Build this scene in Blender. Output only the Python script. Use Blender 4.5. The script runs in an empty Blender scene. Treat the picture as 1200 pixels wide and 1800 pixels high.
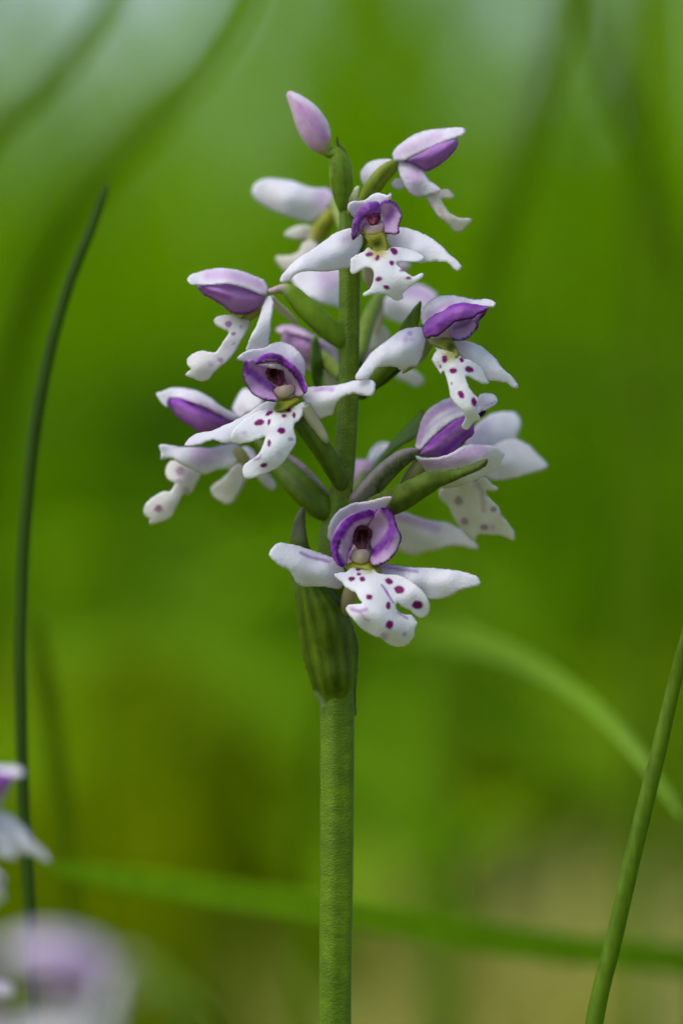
import bpy, math, random
import numpy as np
from mathutils import Vector
from mathutils.geometry import delaunay_2d_cdt

# ------------------------------------------------------------------ camera, sky, sun, exposure
SC = bpy.context.scene
COL = SC.collection
S = 83.0 / 1800.0          # mm per photo pixel in the plane of focus
D = 400.0                  # mm from lens to the plane of focus
ZC = 110.0                 # mm, lens height above the ground
cam_data = bpy.data.cameras.new('camera')
cam = bpy.data.objects.new('camera', cam_data)
COL.objects.link(cam)
cam.location = (0, -D / 1000, ZC / 1000)
cam.rotation_euler = (math.radians(90), 0, 0)
cam_data.sensor_fit = 'VERTICAL'
cam_data.lens = 100
cam_data.sensor_height = 100 * 83.0 / D
cam_data.clip_start = 0.01
cam_data.clip_end = 600
cam_data.dof.use_dof = True
cam_data.dof.focus_distance = D / 1000
cam_data.dof.aperture_fstop = 100 / 15.0
SC.camera = cam

SUN_EL, SUN_AZ = 58, 238    # degrees; azimuth clockwise from +Y
world = bpy.data.worlds.new('World')
SC.world = world
world.use_nodes = True
wn = world.node_tree.nodes
sky = wn.new('ShaderNodeTexSky')
sky.sky_type = 'NISHITA'
sky.sun_disc = False
sky.sun_elevation = math.radians(SUN_EL)
sky.sun_rotation = math.radians(SUN_AZ)
sky.air_density = 1.0
sky.dust_density = 3.0
sky.ozone_density = 1.0
wn['Background'].inputs['Strength'].default_value = 0.15
world.node_tree.links.new(sky.outputs[0], wn['Background'].inputs['Color'])

sun_data = bpy.data.lights.new('sun', 'SUN')
sun_data.energy = 1.15
sun_data.angle = math.radians(40)
sun_data.color = (1.0, 0.97, 0.93)
sun = bpy.data.objects.new('sun', sun_data)
COL.objects.link(sun)
az, el = math.radians(SUN_AZ), math.radians(SUN_EL)
sdir = Vector((math.sin(az) * math.cos(el), math.cos(az) * math.cos(el), math.sin(el)))
sun.rotation_euler = (-sdir).to_track_quat('-Z', 'Y').to_euler()

SC.view_settings.view_transform = 'Standard'
SC.view_settings.look = 'None'
SC.view_settings.gamma = 1
SC.view_settings.use_curve_mapping = False
SC.view_settings.exposure = 0.48
SC.cycles.use_denoising = True
SC.cycles.max_bounces = 8
SC.cycles.transmission_bounces = 6

rnd = random.Random(7)
nrg = np.random.default_rng(11)

# ------------------------------------------------------------------ helpers
def P(x, y, d=0.0):
    """photo pixel + distance d (mm) in front of the plane of focus -> metres"""
    k = S * (D - d) / D
    return np.array([(x - 600) * k, -d, ZC - (y - 900) * k]) / 1000.0

def PA(X, Y, d):
    k = S * (D - d) / D
    return np.stack([(X - 600) * k, -d, ZC - (Y - 900) * k], 1) / 1000.0

class Crop:
    def __init__(s, x, y, k): s.x, s.y, s.k = x, y, k
    def pts(s, a):
        a = np.array([p[:2] for p in a], float)
        return np.stack([s.x + a[:, 0] / s.k, s.y + a[:, 1] / s.k], 1)
    def pt(s, p): return (s.x + p[0] / s.k, s.y + p[1] / s.k)

def sstep(a, b, x):
    t = np.clip((x - a) / (b - a + 1e-9), 0, 1)
    return t * t * (3 - 2 * t)

_lat = nrg.random((64, 64))
def vnoise(x, y):
    xi, yi = np.floor(x).astype(int), np.floor(y).astype(int)
    fx, fy = x - xi, y - yi
    fx, fy = fx * fx * (3 - 2 * fx), fy * fy * (3 - 2 * fy)
    g = lambda i, j: _lat[i % 64, j % 64]
    return (g(xi, yi) * (1 - fx) + g(xi + 1, yi) * fx) * (1 - fy) + (g(xi, yi + 1) * (1 - fx) + g(xi + 1, yi + 1) * fx) * fy

def catmull(p, closed, step):
    p = np.asarray(p, float)
    n = len(p)
    out = []
    for i in range(n if closed else n - 1):
        if closed:
            a, b, c, e = p[i - 1], p[i], p[(i + 1) % n], p[(i + 2) % n]
        else:
            a, b, c, e = p[max(i - 1, 0)], p[i], p[i + 1], p[min(i + 2, n - 1)]
        m = max(1, int(math.ceil(np.linalg.norm((c - b)[:2]) / step)))
        for j in range(m):
            t = j / m
            out.append(.5 * (2 * b + (c - a) * t + (2 * a - 5 * b + 4 * c - e) * t * t + (3 * b - a - 3 * c + e) * t ** 3))
    if not closed: out.append(p[-1])
    return np.array(out)

def seg_dist(X, Y, poly, closed):
    a = poly if closed else poly[:-1]
    b = np.roll(poly, -1, 0) if closed else poly[1:]
    best = np.full(len(X), 1e9)
    for (ax, ay), (bx, by) in zip(a, b):
        dx, dy = bx - ax, by - ay
        L = dx * dx + dy * dy + 1e-12
        t = np.clip(((X - ax) * dx + (Y - ay) * dy) / L, 0, 1)
        best = np.minimum(best, (X - ax - t * dx) ** 2 + (Y - ay - t * dy) ** 2)
    return np.sqrt(best)

def inside(X, Y, poly):
    r = np.zeros(len(X), bool)
    q = np.roll(poly, -1, 0)
    for (ax, ay), (bx, by) in zip(poly, q):
        if ay == by: continue
        c = ((ay > Y) != (by > Y)) & (X < (bx - ax) * (Y - ay) / (by - ay) + ax)
        r ^= c
    return r

def tps(ctrl, X, Y):
    c = np.array(ctrl, float)
    n = len(c)
    if n == 1: return np.full(len(X), c[0, 2])
    sc = 50.0
    px, py = c[:, 0] / sc, c[:, 1] / sc
    def U(r2): return np.where(r2 > 1e-12, .5 * r2 * np.log(r2 + 1e-12), 0)
    if n == 2:
        t = ((X - c[0, 0]) * (c[1, 0] - c[0, 0]) + (Y - c[0, 1]) * (c[1, 1] - c[0, 1])) / ((c[1, 0] - c[0, 0]) ** 2 + (c[1, 1] - c[0, 1]) ** 2)
        return c[0, 2] + np.clip(t, 0, 1) * (c[1, 2] - c[0, 2])
    if n == 3:          # three stations: weighted mean, a thin-plate fit would be ill-posed
        w = 1 / (((X[:, None] - c[:, 0]) ** 2 + (Y[:, None] - c[:, 1]) ** 2) / 400 + .15)
        return (w @ c[:, 2]) / w.sum(1)
    K = U((px[:, None] - px) ** 2 + (py[:, None] - py) ** 2) + np.eye(n) * .02
    Q = np.stack([np.ones(n), px, py], 1)
    A = np.block([[K, Q], [Q.T, np.eye(3) * 1e-9]])
    w = np.linalg.lstsq(A, np.concatenate([c[:, 2], [0, 0, 0]]), rcond=None)[0]
    x, y = X / sc, Y / sc
    r = U((x[:, None] - px) ** 2 + (y[:, None] - py) ** 2) @ w[:n] + w[n] + w[n + 1] * x + w[n + 2] * y
    return np.clip(r, c[:, 2].min() - .6, c[:, 2].max() + .6)

# pigments (linear)
WHITE = (.83, .83, .89)
CREAM = (.70, .68, .55)
PALE = (.70, .55, .74)
LILAC = (.52, .27, .62)
PURP = (.27, .02, .50)
DEEP = (.075, .003, .15)
SPOT = (.21, .0, .135)
GREENY = (.34, .38, .02)
OLIVE = (.09, .12, .006)
BEIGE = (.52, .46, .30)
MAROON = (.035, .006, .010)
BRACT = (.055, .095, .012)
OVARY = (.11, .20, .012)

def paint(crop, base, ops, X, Y, dist, seed=0):
    c = np.tile(np.array(base, float), (len(X), 1))
    wob = (vnoise(X / 3.1 + seed, Y / 3.1) - .5)
    for o in ops:
        k = o[0]
        if k == 's':
            _, u, v, ru, rv, ang, colr, al = o
            x0, y0 = crop.pt((u, v)); ru, rv = ru / crop.k, rv / crop.k
            ca, sa = math.cos(math.radians(ang)), math.sin(math.radians(ang))
            dx, dy = X - x0, Y - y0
            e = np.sqrt(((dx * ca + dy * sa) / ru) ** 2 + ((-dx * sa + dy * ca) / rv) ** 2) + wob * .2
            halo = sstep(1.6, .9, e) * .2 * al
            c = c * (1 - halo[:, None]) + np.array(LILAC) * halo[:, None]
            w = sstep(1.1, .86, e) * al
        elif k == 'b':      # soft blotch
            _, u, v, r, colr, al = o
            x0, y0 = crop.pt((u, v)); r = r / crop.k
            e = np.hypot(X - x0, Y - y0) / r + wob * .3
            w = sstep(1.1, .2, e) * al
        elif k == 'l':
            _, pl, wid, colr, al, soft = o
            pl = catmull(crop.pts(pl), False, 6)
            dd = seg_dist(X, Y, pl, False) + wob * .5
            h = wid / crop.k / 2
            w = sstep(h * (1 + soft), h * (1 - soft), dd) * al * (.8 + .4 * vnoise(X / 5, Y / 5 + seed))
        elif k == 'g':
            _, p0, p1, colr, a0, a1 = o
            p0, p1 = crop.pt(p0), crop.pt(p1)
            L2 = (p1[0] - p0[0]) ** 2 + (p1[1] - p0[1]) ** 2
            t = sstep(0, 1, ((X - p0[0]) * (p1[0] - p0[0]) + (Y - p0[1]) * (p1[1] - p0[1])) / L2 + wob * .15)
            w = a0 + (a1 - a0) * t
        elif k == 'r':
            _, wid, colr, al = o
            w = sstep(wid / crop.k, wid / crop.k * .3, dist + wob * .8) * al
        elif k == 'n':
            _, sc, colr, al = o
            nn = vnoise(X / sc + seed * 3, Y / sc) * .6 + vnoise(X / sc * 2.3, Y / sc * 2.3 + seed) * .4
            w = sstep(.4, .75, nn) * al
        w = np.clip(w, 0, 1)[:, None]
        c = c * (1 - w) + np.array(colr) * w
    return c

def finish(name, parent, V, F, mat, C=None, smooth=True):
    V = np.asarray(V, float)
    org = np.array(parent['_o']) if parent is not None and '_o' in parent else np.zeros(3)
    me = bpy.data.meshes.new(name)
    V = V - org
    me.from_pydata(V.tolist(), [], F if isinstance(F, list) else F.tolist())
    if C is not None:
        at = me.attributes.new('Col', 'FLOAT_COLOR', 'POINT')
        rgba = np.ones((len(V), 4), np.float32); rgba[:, :3] = C
        at.data.foreach_set('color', rgba.ravel())
    if smooth: me.polygons.foreach_set('use_smooth', np.ones(len(me.polygons), bool))
    me.materials.append(mat)
    me.update()
    o = bpy.data.objects.new(name, me)
    COL.objects.link(o)
    if parent is not None: o.parent = parent
    return o

ORG = {}
def empty(name, loc, parent=None):
    o = bpy.data.objects.new(name, None)
    COL.objects.link(o)
    o.empty_display_size = .005
    loc = np.array(loc, float)
    po = np.array(parent['_o']) if parent is not None else np.zeros(3)
    o.location = (loc - po).tolist()
    o['_o'] = loc.tolist()
    if parent is not None: o.parent = parent
    return o

def tag(o, label, cat, group=None, kind=None):
    o['label'] = label; o['category'] = cat
    if group: o['group'] = group
    if kind: o['kind'] = kind
    return o

_seed = [0]
def sheet(parent, name, crop, outline, depth, base=WHITE, ops=(), mat=None, thick=.15, edge=2.6, step=3.6, d0=0.0, ripple=.10, rough=.8):
    """a petal, sepal, lip or bract: traced outline, its own depth surface, real thickness and rounded edge"""
    _seed[0] += 1; sd = _seed[0] * 1.37
    B = catmull(crop.pts(outline), True, step)
    keep = np.linalg.norm(B - np.roll(B, 1, 0), axis=1) > step * .35
    B = B[keep]
    tan = np.roll(B, -1, 0) - np.roll(B, 1, 0)
    tan /= np.linalg.norm(tan, axis=1)[:, None] + 1e-9
    B = B + np.stack([tan[:, 1], -tan[:, 0]], 1) * ((vnoise(B[:, 0] / 4 + sd, B[:, 1] / 4) - .5) * 2 * rough)[:, None]
    x0, y0 = B.min(0); x1, y1 = B.max(0)
    gx, gy = np.meshgrid(np.arange(x0, x1, step), np.arange(y0, y1, step * .866))
    gx = gx + (np.arange(gx.shape[0]) % 2)[:, None] * step * .5
    gx, gy = gx.ravel(), gy.ravel()
    k = inside(gx, gy, B)
    gx, gy = gx[k], gy[k]
    k = seg_dist(gx, gy, B, True) > step * .55
    pts = np.concatenate([B, np.stack([gx[k], gy[k]], 1)])
    nb = len(B)
    r = delaunay_2d_cdt([Vector(p) for p in pts.tolist()], [(i, (i + 1) % nb) for i in range(nb)], [], 1, 1e-4)
    Q = np.array([(v.x, v.y) for v in r[0]]); T = np.array([f[:] for f in r[2]], int)
    X, Y = Q[:, 0], Q[:, 1]
    dist = seg_dist(X, Y, B, True)
    ctrl = [crop.pt(q) + (q[2],) for q in depth]
    d = tps(ctrl, X, Y) + d0
    d = d + ripple * ((vnoise(X / 22 + sd, Y / 22) - .5) * 2 + (vnoise(X / 9 + sd, Y / 9) - .5) * .25)
    V = PA(X, Y, d)
    e1, e2 = V[T[:, 1]] - V[T[:, 0]], V[T[:, 2]] - V[T[:, 0]]
    fn = np.cross(e1, e2)
    N = np.zeros_like(V)
    for i in range(3): np.add.at(N, T[:, i], fn)
    N /= np.linalg.norm(N, axis=1)[:, None] + 1e-15
    flip = np.mean(N[:, 1]) > 0
    if flip: N = -N; T = T[:, ::-1]
    if thick > .8: N = np.tile(np.array([0, -1.0, 0]), (len(V), 1))
    q = np.clip(dist / edge, 0, 1)
    t = thick * np.sqrt(1 - (1 - q) ** 2) / 2000
    rim = dist < 1e-3
    n = len(V)
    back = np.arange(n) + n
    back[rim] = np.arange(n)[rim]
    VV = np.concatenate([V + N * t[:, None], V - N * t[:, None]])
    TT = np.concatenate([T, back[T][:, ::-1]])
    C = paint(crop, base, ops, X, Y, dist, sd)
    used = np.zeros(2 * n, bool); used[TT.ravel()] = True
    mp = np.cumsum(used) - 1
    return finish(name, parent, VV[used], mp[TT], mat or M['petal'], np.concatenate([C, C])[used])

def tube(parent, name, crop, pts, base=OVARY, ops=(), mat=None, flat=1.0, nseg=20, step=4.0, d0=0.0, ribs=0, ribamp=.06, keel=0.0):
    """a stalk: stations (u, v, d mm, radius in crop px) joined by a smooth closed skin"""
    _seed[0] += 1; sd = _seed[0] * 1.37
    a = np.array([crop.pt(p) + (p[2] + d0, p[3] / crop.k) for p in pts])
    a = catmull(a, False, step)
    a[:, 3] = np.maximum(a[:, 3], .15)
    cen = PA(a[:, 0], a[:, 1], a[:, 2]); rad = a[:, 3] * S / 1000
    tg = np.gradient(cen, axis=0); tg /= np.linalg.norm(tg, axis=1)[:, None] + 1e-12
    side = np.cross(tg, np.array([0, -1.0, 0])); side /= np.linalg.norm(side, axis=1)[:, None] + 1e-12
    up = np.cross(side, tg)
    V, C = [], []
    th = np.linspace(0, 2 * math.pi, nseg, endpoint=False)
    for i in range(len(a)):
        rr = rad[i] * (1 + ribamp * np.cos(ribs * th) if ribs else 1 + 0 * th)
        rr = rr * (1 + .03 * (vnoise(np.full(nseg, i * .15) + sd, th * 2) - .5))
        k = keel * rad[i] * (np.cos(th) ** 2)
        V.append(cen[i] + side[i] * (rr * np.cos(th))[:, None] + up[i] * (rr * np.sin(th) * flat + k)[:, None])
    V = np.concatenate(V)
    n = len(a)
    F = []
    for i in range(n - 1):
        for j in range(nseg):
            k = (j + 1) % nseg
            F.append((i * nseg + j, i * nseg + k, (i + 1) * nseg + k, (i + 1) * nseg + j))
    F.append(tuple(range(nseg))[::-1]); F.append(tuple(range((n - 1) * nseg, n * nseg)))
    dep = -V[:, 1] * 1000
    k = S * (D - dep) / D
    X, Y = V[:, 0] * 1000 / k + 600, 900 - (V[:, 2] * 1000 - ZC) / k
    C = paint(crop, base, ops, X, Y, np.full(len(X), 50.0), sd)
    return finish(name, parent, V, F, mat or M['green'], C)

# ------------------------------------------------------------------ materials
M = {}
def new_mat(name):
    m = bpy.data.materials.new(name); m.use_nodes = True
    nt = m.node_tree
    return m, nt, nt.nodes['Principled BSDF'], nt.nodes['Material Output']

def plant_mat(name, transl, rough, bump_scale, bump, stretch=(1, 1, 1), spec=.4, var=.12, tint=None, sss=0.0, bump_dist=.00006):
    m, nt, bs, out = new_mat(name)
    N, L = nt.nodes, nt.links
    at = N.new('ShaderNodeAttribute'); at.attribute_name = 'Col'
    tc = N.new('ShaderNodeTexCoord'); mp = N.new('ShaderNodeMapping'); mp.inputs['Scale'].default_value = stretch
    L.new(tc.outputs['Object'], mp.inputs[0])
    no = N.new('ShaderNodeTexNoise'); no.inputs['Scale'].default_value = bump_scale; no.inputs['Detail'].default_value = 3
    L.new(mp.outputs[0], no.inputs['Vector'])
    n2 = N.new('ShaderNodeTexNoise'); n2.inputs['Scale'].default_value = 900; n2.inputs['Detail'].default_value = 4
    L.new(mp.outputs[0], n2.inputs['Vector'])
    mr = N.new('ShaderNodeMapRange'); mr.inputs[1].default_value = .3; mr.inputs[2].default_value = .7
    mr.inputs[3].default_value = 1 - var; mr.inputs[4].default_value = 1 + var
    L.new(n2.outputs[0], mr.inputs[0])
    mul = N.new('ShaderNodeVectorMath'); mul.operation = 'SCALE'
    L.new(at.outputs['Color'], mul.inputs[0]); L.new(mr.outputs[0], mul.inputs['Scale'])
    L.new(mul.outputs[0], bs.inputs['Base Color'])
    bp = N.new('ShaderNodeBump'); bp.inputs['Strength'].default_value = bump; bp.inputs['Distance'].default_value = bump_dist
    L.new(no.outputs[0], bp.inputs['Height']); L.new(bp.outputs[0], bs.inputs['Normal'])
    bs.inputs['Roughness'].default_value = rough
    bs.inputs['Specular IOR Level'].default_value = spec
    if sss:
        bs.inputs['Subsurface Weight'].default_value = sss
        bs.inputs['Subsurface Radius'].default_value = (1, .8, 1)
        bs.inputs['Subsurface Scale'].default_value = .0005
    tr = N.new('ShaderNodeBsdfTranslucent'); L.new(mul.outputs[0], tr.inputs['Color'])
    mx = N.new('ShaderNodeMixShader'); mx.inputs[0].default_value = transl
    L.new(bs.outputs[0], mx.inputs[1]); L.new(tr.outputs[0], mx.inputs[2]); L.new(mx.outputs[0], out.inputs['Surface'])
    M[name] = m
    return m

plant_mat('petal', .42, .55, 4600, .55, spec=.3, var=.04, bump_dist=.00012)
plant_mat('bract', .15, .5, 5200, .5, (1.6, 1.6, .35), spec=.14, var=.22)
plant_mat('green', .10, .45, 5200, .45, (1.2, 1.2, .6), spec=.16, var=.16)
plant_mat('stem', .05, .38, 5200, .75, (.7, .7, 1.6), spec=.2, var=.16, bump_dist=.00014)
plant_mat('blade', .3, .5, 1500, .3, (2, 2, .15), spec=.2, var=.2)

def leaf_mat(name, a, b, scale, transl=.55, rough=.8):
    m, nt, bs, out = new_mat(name)
    N, L = nt.nodes, nt.links
    at = N.new('ShaderNodeAttribute'); at.attribute_name = 'Col'
    L.new(at.outputs['Color'], bs.inputs['Base Color']); bs.inputs['Roughness'].default_value = rough
    bs.inputs['Specular IOR Level'].default_value = .04
    tr = N.new('ShaderNodeBsdfTranslucent'); L.new(at.outputs['Color'], tr.inputs['Color'])
    mx = N.new('ShaderNodeMixShader'); mx.inputs[0].default_value = transl
    L.new(bs.outputs[0], mx.inputs[1]); L.new(tr.outputs[0], mx.inputs[2]); L.new(mx.outputs[0], out.inputs['Surface'])
    M[name] = m
leaf_mat('leaf', None, None, 1)

m, nt, bs, out = new_mat('soil')
tc = nt.nodes.new('ShaderNodeTexCoord')
n1 = nt.nodes.new('ShaderNodeTexNoise'); n1.inputs['Scale'].default_value = 3.0; n1.inputs['Detail'].default_value = 6
nt.links.new(tc.outputs['Object'], n1.inputs['Vector'])
cr = nt.nodes.new('ShaderNodeValToRGB')
cr.color_ramp.elements[0].position = .35; cr.color_ramp.elements[0].color = (.10, .14, .0, 1)
cr.color_ramp.elements[1].position = .7; cr.color_ramp.elements[1].color = (.20, .19, .01, 1)
nt.links.new(n1.outputs[0], cr.inputs[0]); nt.links.new(cr.outputs[0], bs.inputs['Base Color'])
bs.inputs['Roughness'].default_value = 1; bs.inputs['Specular IOR Level'].default_value = 0
M['soil'] = m
m, nt, bs, out = new_mat('bark')
n1 = nt.nodes.new('ShaderNodeTexNoise'); n1.inputs['Scale'].default_value = 14
cr = nt.nodes.new('ShaderNodeValToRGB')
cr.color_ramp.elements[0].color = (.03, .025, .015, 1); cr.color_ramp.elements[1].color = (.10, .085, .06, 1)
nt.links.new(n1.outputs[0], cr.inputs[0]); nt.links.new(cr.outputs[0], bs.inputs['Base Color']); bs.inputs['Roughness'].default_value = .9
M['bark'] = m

# ------------------------------------------------------------------ setting: ground and the meadow behind
N_ = 60
gx = np.concatenate([-np.geomspace(250, .02, N_), [0], np.geomspace(.02, 250, N_)])
GX, GY = np.meshgrid(gx, gx)
def gheight(x, y):
    r = np.hypot(x, y)
    return .012 * np.sin(x * 5.1 + 1) * np.sin(y * 4.3) * sstep(.5, 2, r) + .05 * np.sin(x * .7) * np.sin(y * .6 + 1) * sstep(3, 12, r)
GZ = gheight(GX, GY)
n = len(gx)
F = [(j * n + i, j * n + i + 1, (j + 1) * n + i + 1, (j + 1) * n + i) for j in range(n - 1) for i in range(n - 1)]
g = finish('ground', None, np.stack([GX.ravel(), GY.ravel(), GZ.ravel()], 1), F, M['soil'])
tag(g, 'brown green mossy soil under the meadow grass', 'ground', kind='structure')

def blades(name, bx, by, h, w, colr, lean=.35, seg=5, mat='leaf', parent=None, zlift=0.0):
    """many bent grass blades as one mass"""
    n = len(bx)
    ang = nrg.random(n) * 2 * math.pi
    ln = lean * h * (.3 + nrg.random(n))
    fa = nrg.random(n) * math.pi
    V = np.zeros((n, seg + 1, 2, 3)); z0 = gheight(bx, by) - .004 + zlift
    for k in range(seg + 1):
        t = k / seg
        cx = bx + np.cos(ang) * ln * t ** 2; cy = by + np.sin(ang) * ln * t ** 2; cz = z0 + h * (t - .18 * t ** 3)
        ww = w * (1 - t ** 1.8) * .5 + .0002
        for q, sg in ((0, -1), (1, 1)):
            V[:, k, q, 0] = cx + sg * ww * np.cos(fa + t); V[:, k, q, 1] = cy + sg * ww * np.sin(fa + t); V[:, k, q, 2] = cz
    base = (np.arange(n) * (seg + 1) * 2)[:, None, None]
    k = np.arange(seg)
    q = np.stack([2 * k, 2 * k + 1, 2 * k + 3, 2 * k + 2], 1)[None]
    F = (base + q).reshape(-1, 4)
    C = np.repeat(colr, (seg + 1) * 2, 0)
    o = finish(name, parent, V.reshape(-1, 3), F, M[mat], C)
    return o

def field(n, y0, y1, spread, h0, h1, c0, c1, w=.005, pw=1.0):
    t = nrg.random(n) ** pw
    by = y0 + (y1 - y0) * t
    half = .10 + spread * (by + .4)
    bx = (nrg.random(n) * 2 - 1) * half
    h = h0 + (h1 - h0) * nrg.random(n)
    mix = np.clip(vnoise(bx * 5 / (by + .4) + 9, by * 3 + 4) * 1.3 - .15 + (nrg.random(n) - .5) * .5, 0, 1)[:, None]
    colr = np.array(c0) * (1 - mix) + np.array(c1) * mix
    colr = colr * (.75 + .5 * nrg.random(n))[:, None]
    return bx, by, h, np.full(n, w) * (.6 + .8 * nrg.random(n)), colr

DARKG, LITEG = (.19, .39, .0), (.38, .62, .0)
a = field(17000, .9, 5.0, .30, .14, .42, DARKG, LITEG, w=.008)
o = blades('grass', *a)
tag(o, 'tall soft green meadow grass filling the blurred distance behind the orchid', 'grass', kind='stuff')
a = field(5000, .40, 1.1, .26, .05, .11, (.17, .26, .0), (.33, .42, .0), w=.004)
o = blades('low_grass', *a)
tag(o, 'short green and yellowish turf on the ground behind the orchid stem', 'grass', kind='stuff')

# ------------------------------------------------------------------ the orchids
cJ, cG, cD, cF = Crop(460, 860, 3), Crop(320, 520, 10 / 3), Crop(480, 330, 1200 / 340), Crop(620, 510, 4)
cA, cE, cH, cI = Crop(480, 150, 10 / 3), Crop(320, 460, 4), Crop(240, 670, 10 / 3), Crop(610, 680, 10 / 3)
cC, cK, c3, c4 = Crop(430, 300, 1200 / 210), Crop(480, 460, 4), Crop(470, 700, 1200 / 270), Crop(490, 860, 686 / 160)
FULL = Crop(0, 0, 1)

orchid = empty('orchid', (P(590, 900, -4)[0], .004, 0))
tag(orchid, 'sharp spotted orchid spike of white and purple flowers with a long clasping bract', 'orchid')
STEM_D = -4.0
zpx = lambda z: 900 + (ZC - z) / S      # px row of a height in mm at the plane of focus
tube(orchid, 'stem', FULL,
     [(603, 330, -5, 5), (607, 380, -4.6, 11), (611, 430, -4.3, 16), (615, 480, -4, 19), (614, 600, -4, 18.5), (613, 700, -4, 18.5), (607, 800, -4, 19),
      (598, 880, -4, 21), (585, 960, -4, 25), (590, 1100, -4, 28), (594, 1250, -4, 30), (593, 1500, -4, 29.5), (590, 1800, -4, 28.5),
      (588, 2300, -4, 29), (590, 2800, -4, 33), (590, zpx(-1.0), -4, 36)],
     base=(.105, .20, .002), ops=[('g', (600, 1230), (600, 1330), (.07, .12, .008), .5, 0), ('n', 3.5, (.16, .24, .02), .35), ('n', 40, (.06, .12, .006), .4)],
     mat=M['stem'], nseg=48, step=4, ribs=5, ribamp=.05)

def spots(lst, colr=SPOT):
    return [('s', *(q + (0,) * (5 - len(q)))[:5], colr, q[5] if len(q) > 5 else 1.0) for q in lst]

def flower(cx, cy, d, parent=None):
    return empty('flower', P(cx, cy, d), parent or orchid)

# ---- J: lowest front flower
f = flower(640, 950, -1)
FJ = f
tube(f, 'ovary', cJ, [(350, 330, -4.5, 30), (430, 300, -3.6, 45), (520, 290, -3.2, 50), (560, 300, -2.8, 40)], base=OVARY)
tube(f, 'spur', cJ, [(500, 470, -1.2, 42), (470, 540, -1.6, 42), (450, 600, -2.0, 36), (440, 650, -2.3, 22), (438, 668, -2.4, 6)], base=BEIGE, mat=M['petal'], ops=[('g', (470, 520), (470, 650), (.36, .36, .16), 0, .8)])
sheet(f, 'dorsal_sepal', cJ, [(352, 268), (347, 230), (352, 195), (370, 155), (400, 115), (440, 90), (480, 72), (540, 65), (590, 55), (640, 42), (684, 38), (687, 48), (670, 75), (655, 97), (690, 130), (705, 190), (690, 270), (600, 330), (480, 340), (400, 310)],
      [(347, 230, -2.2), (400, 115, -1.6), (500, 70, -.9), (684, 42, .5), (600, 100, -.6), (480, 200, -3.0), (690, 270, -2.4), (480, 340, -3), (600, 200, -3)],
      ops=[('g', (420, 130), (600, 300), PALE, .15, .7), ('b', (500), 100, 40, LILAC, .2)])
sheet(f, 'petal', cJ, [(425, 412), (398, 398), (378, 365), (364, 325), (361, 290), (368, 255), (390, 205), (420, 165), (460, 135), (510, 115), (560, 105), (584, 112), (614, 105), (590, 145), (558, 192), (520, 194), (492, 215), (482, 290), (455, 330), (450, 390)],
      [(425, 412, .2), (378, 365, -.2), (361, 290, -.3), (420, 165, .1), (510, 115, .3), (612, 106, .2), (400, 260, .5), (450, 190, .4), (555, 192, -1.6), (490, 230, -1.7), (455, 340, -1.3), (450, 390, -.9), (420, 340, .1)], base=(.66, .50, .70), step=3,
      ops=[('n', 7, LILAC, .4), ('l', [(418, 400), (390, 345), (385, 290), (408, 235), (445, 180), (500, 143), (572, 122)], 42, PURP, .95, .35), ('l', [(425, 255), (440, 215), (470, 180)], 18, PURP, .6, .6), ('l', [(424, 408), (402, 370), (397, 320), (410, 270)], 11, DEEP, 1.0, .4), ('r', 7, DEEP, .35)])
sheet(f, 'petal', cJ, [(553, 196), (578, 160), (612, 108), (628, 96), (660, 97), (690, 122), (705, 165), (715, 205), (733, 235), (734, 270), (720, 310), (695, 350), (660, 385), (606, 405), (575, 388), (570, 360), (586, 330), (570, 290), (580, 240), (570, 210)],
      [(612, 108, .4), (660, 97, .3), (705, 165, .3), (734, 260, .2), (695, 350, .2), (606, 405, .3), (640, 200, -.5), (640, 290, -.4), (570, 230, -1.5), (575, 340, -1.2), (700, 250, .4)], base=(.62, .42, .68), step=3,
      ops=[('n', 8, PALE, .5), ('l', [(650, 105), (682, 150), (692, 205), (668, 255), (630, 300), (595, 335)], 46, PURP, .85, .55), ('l', [(690, 210), (690, 260), (660, 320)], 10, PURP, .6, .7), ('l', [(622, 98), (660, 99), (690, 125), (706, 170), (716, 205), (733, 240), (732, 275), (718, 312), (692, 352), (658, 386), (606, 403)], 15, DEEP, 1.0, .4), ('l', [(612, 110), (580, 158), (555, 194)], 8, PURP, .8, .5)])
sheet(f, 'throat', cJ, [(478, 300), (488, 215), (518, 186), (562, 188), (588, 240), (580, 300), (596, 340), (575, 395), (520, 405), (455, 400), (445, 350)],
      [(488, 215, -2.0), (562, 188, -2.0), (530, 260, -2.7), (450, 390, -1.4), (590, 380, -1.4), (520, 400, -1.2)], base=(.60, .46, .52), ops=[('n', 6, PALE, .5), ('l', [(470, 318), (454, 342), (462, 372)], 12, PURP, .9, .5), ('l', [(570, 303), (584, 326), (575, 362)], 12, PURP, .9, .5)])
sheet(f, 'anther', cJ, [(484, 252), (490, 215), (515, 195), (550, 195), (575, 218), (579, 245), (566, 275), (551, 292), (548, 316), (515, 320), (495, 302), (480, 280)],
      [(484, 250, -1.2), (515, 195, -1.0), (579, 240, -1.2), (530, 235, -2.0), (530, 310, -.9)], base=MAROON, thick=.4, step=2.4,
      ops=[('r', 9, (.22, .03, .09), .8), ('l', [(520, 225), (528, 300)], 8, (.28, .08, .10), .8, .5), ('l', [(545, 225), (540, 300)], 6, (.22, .05, .08), .7, .5), ('g', (530, 270), (530, 318), (.30, .10, .12), 0, .5)])
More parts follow.
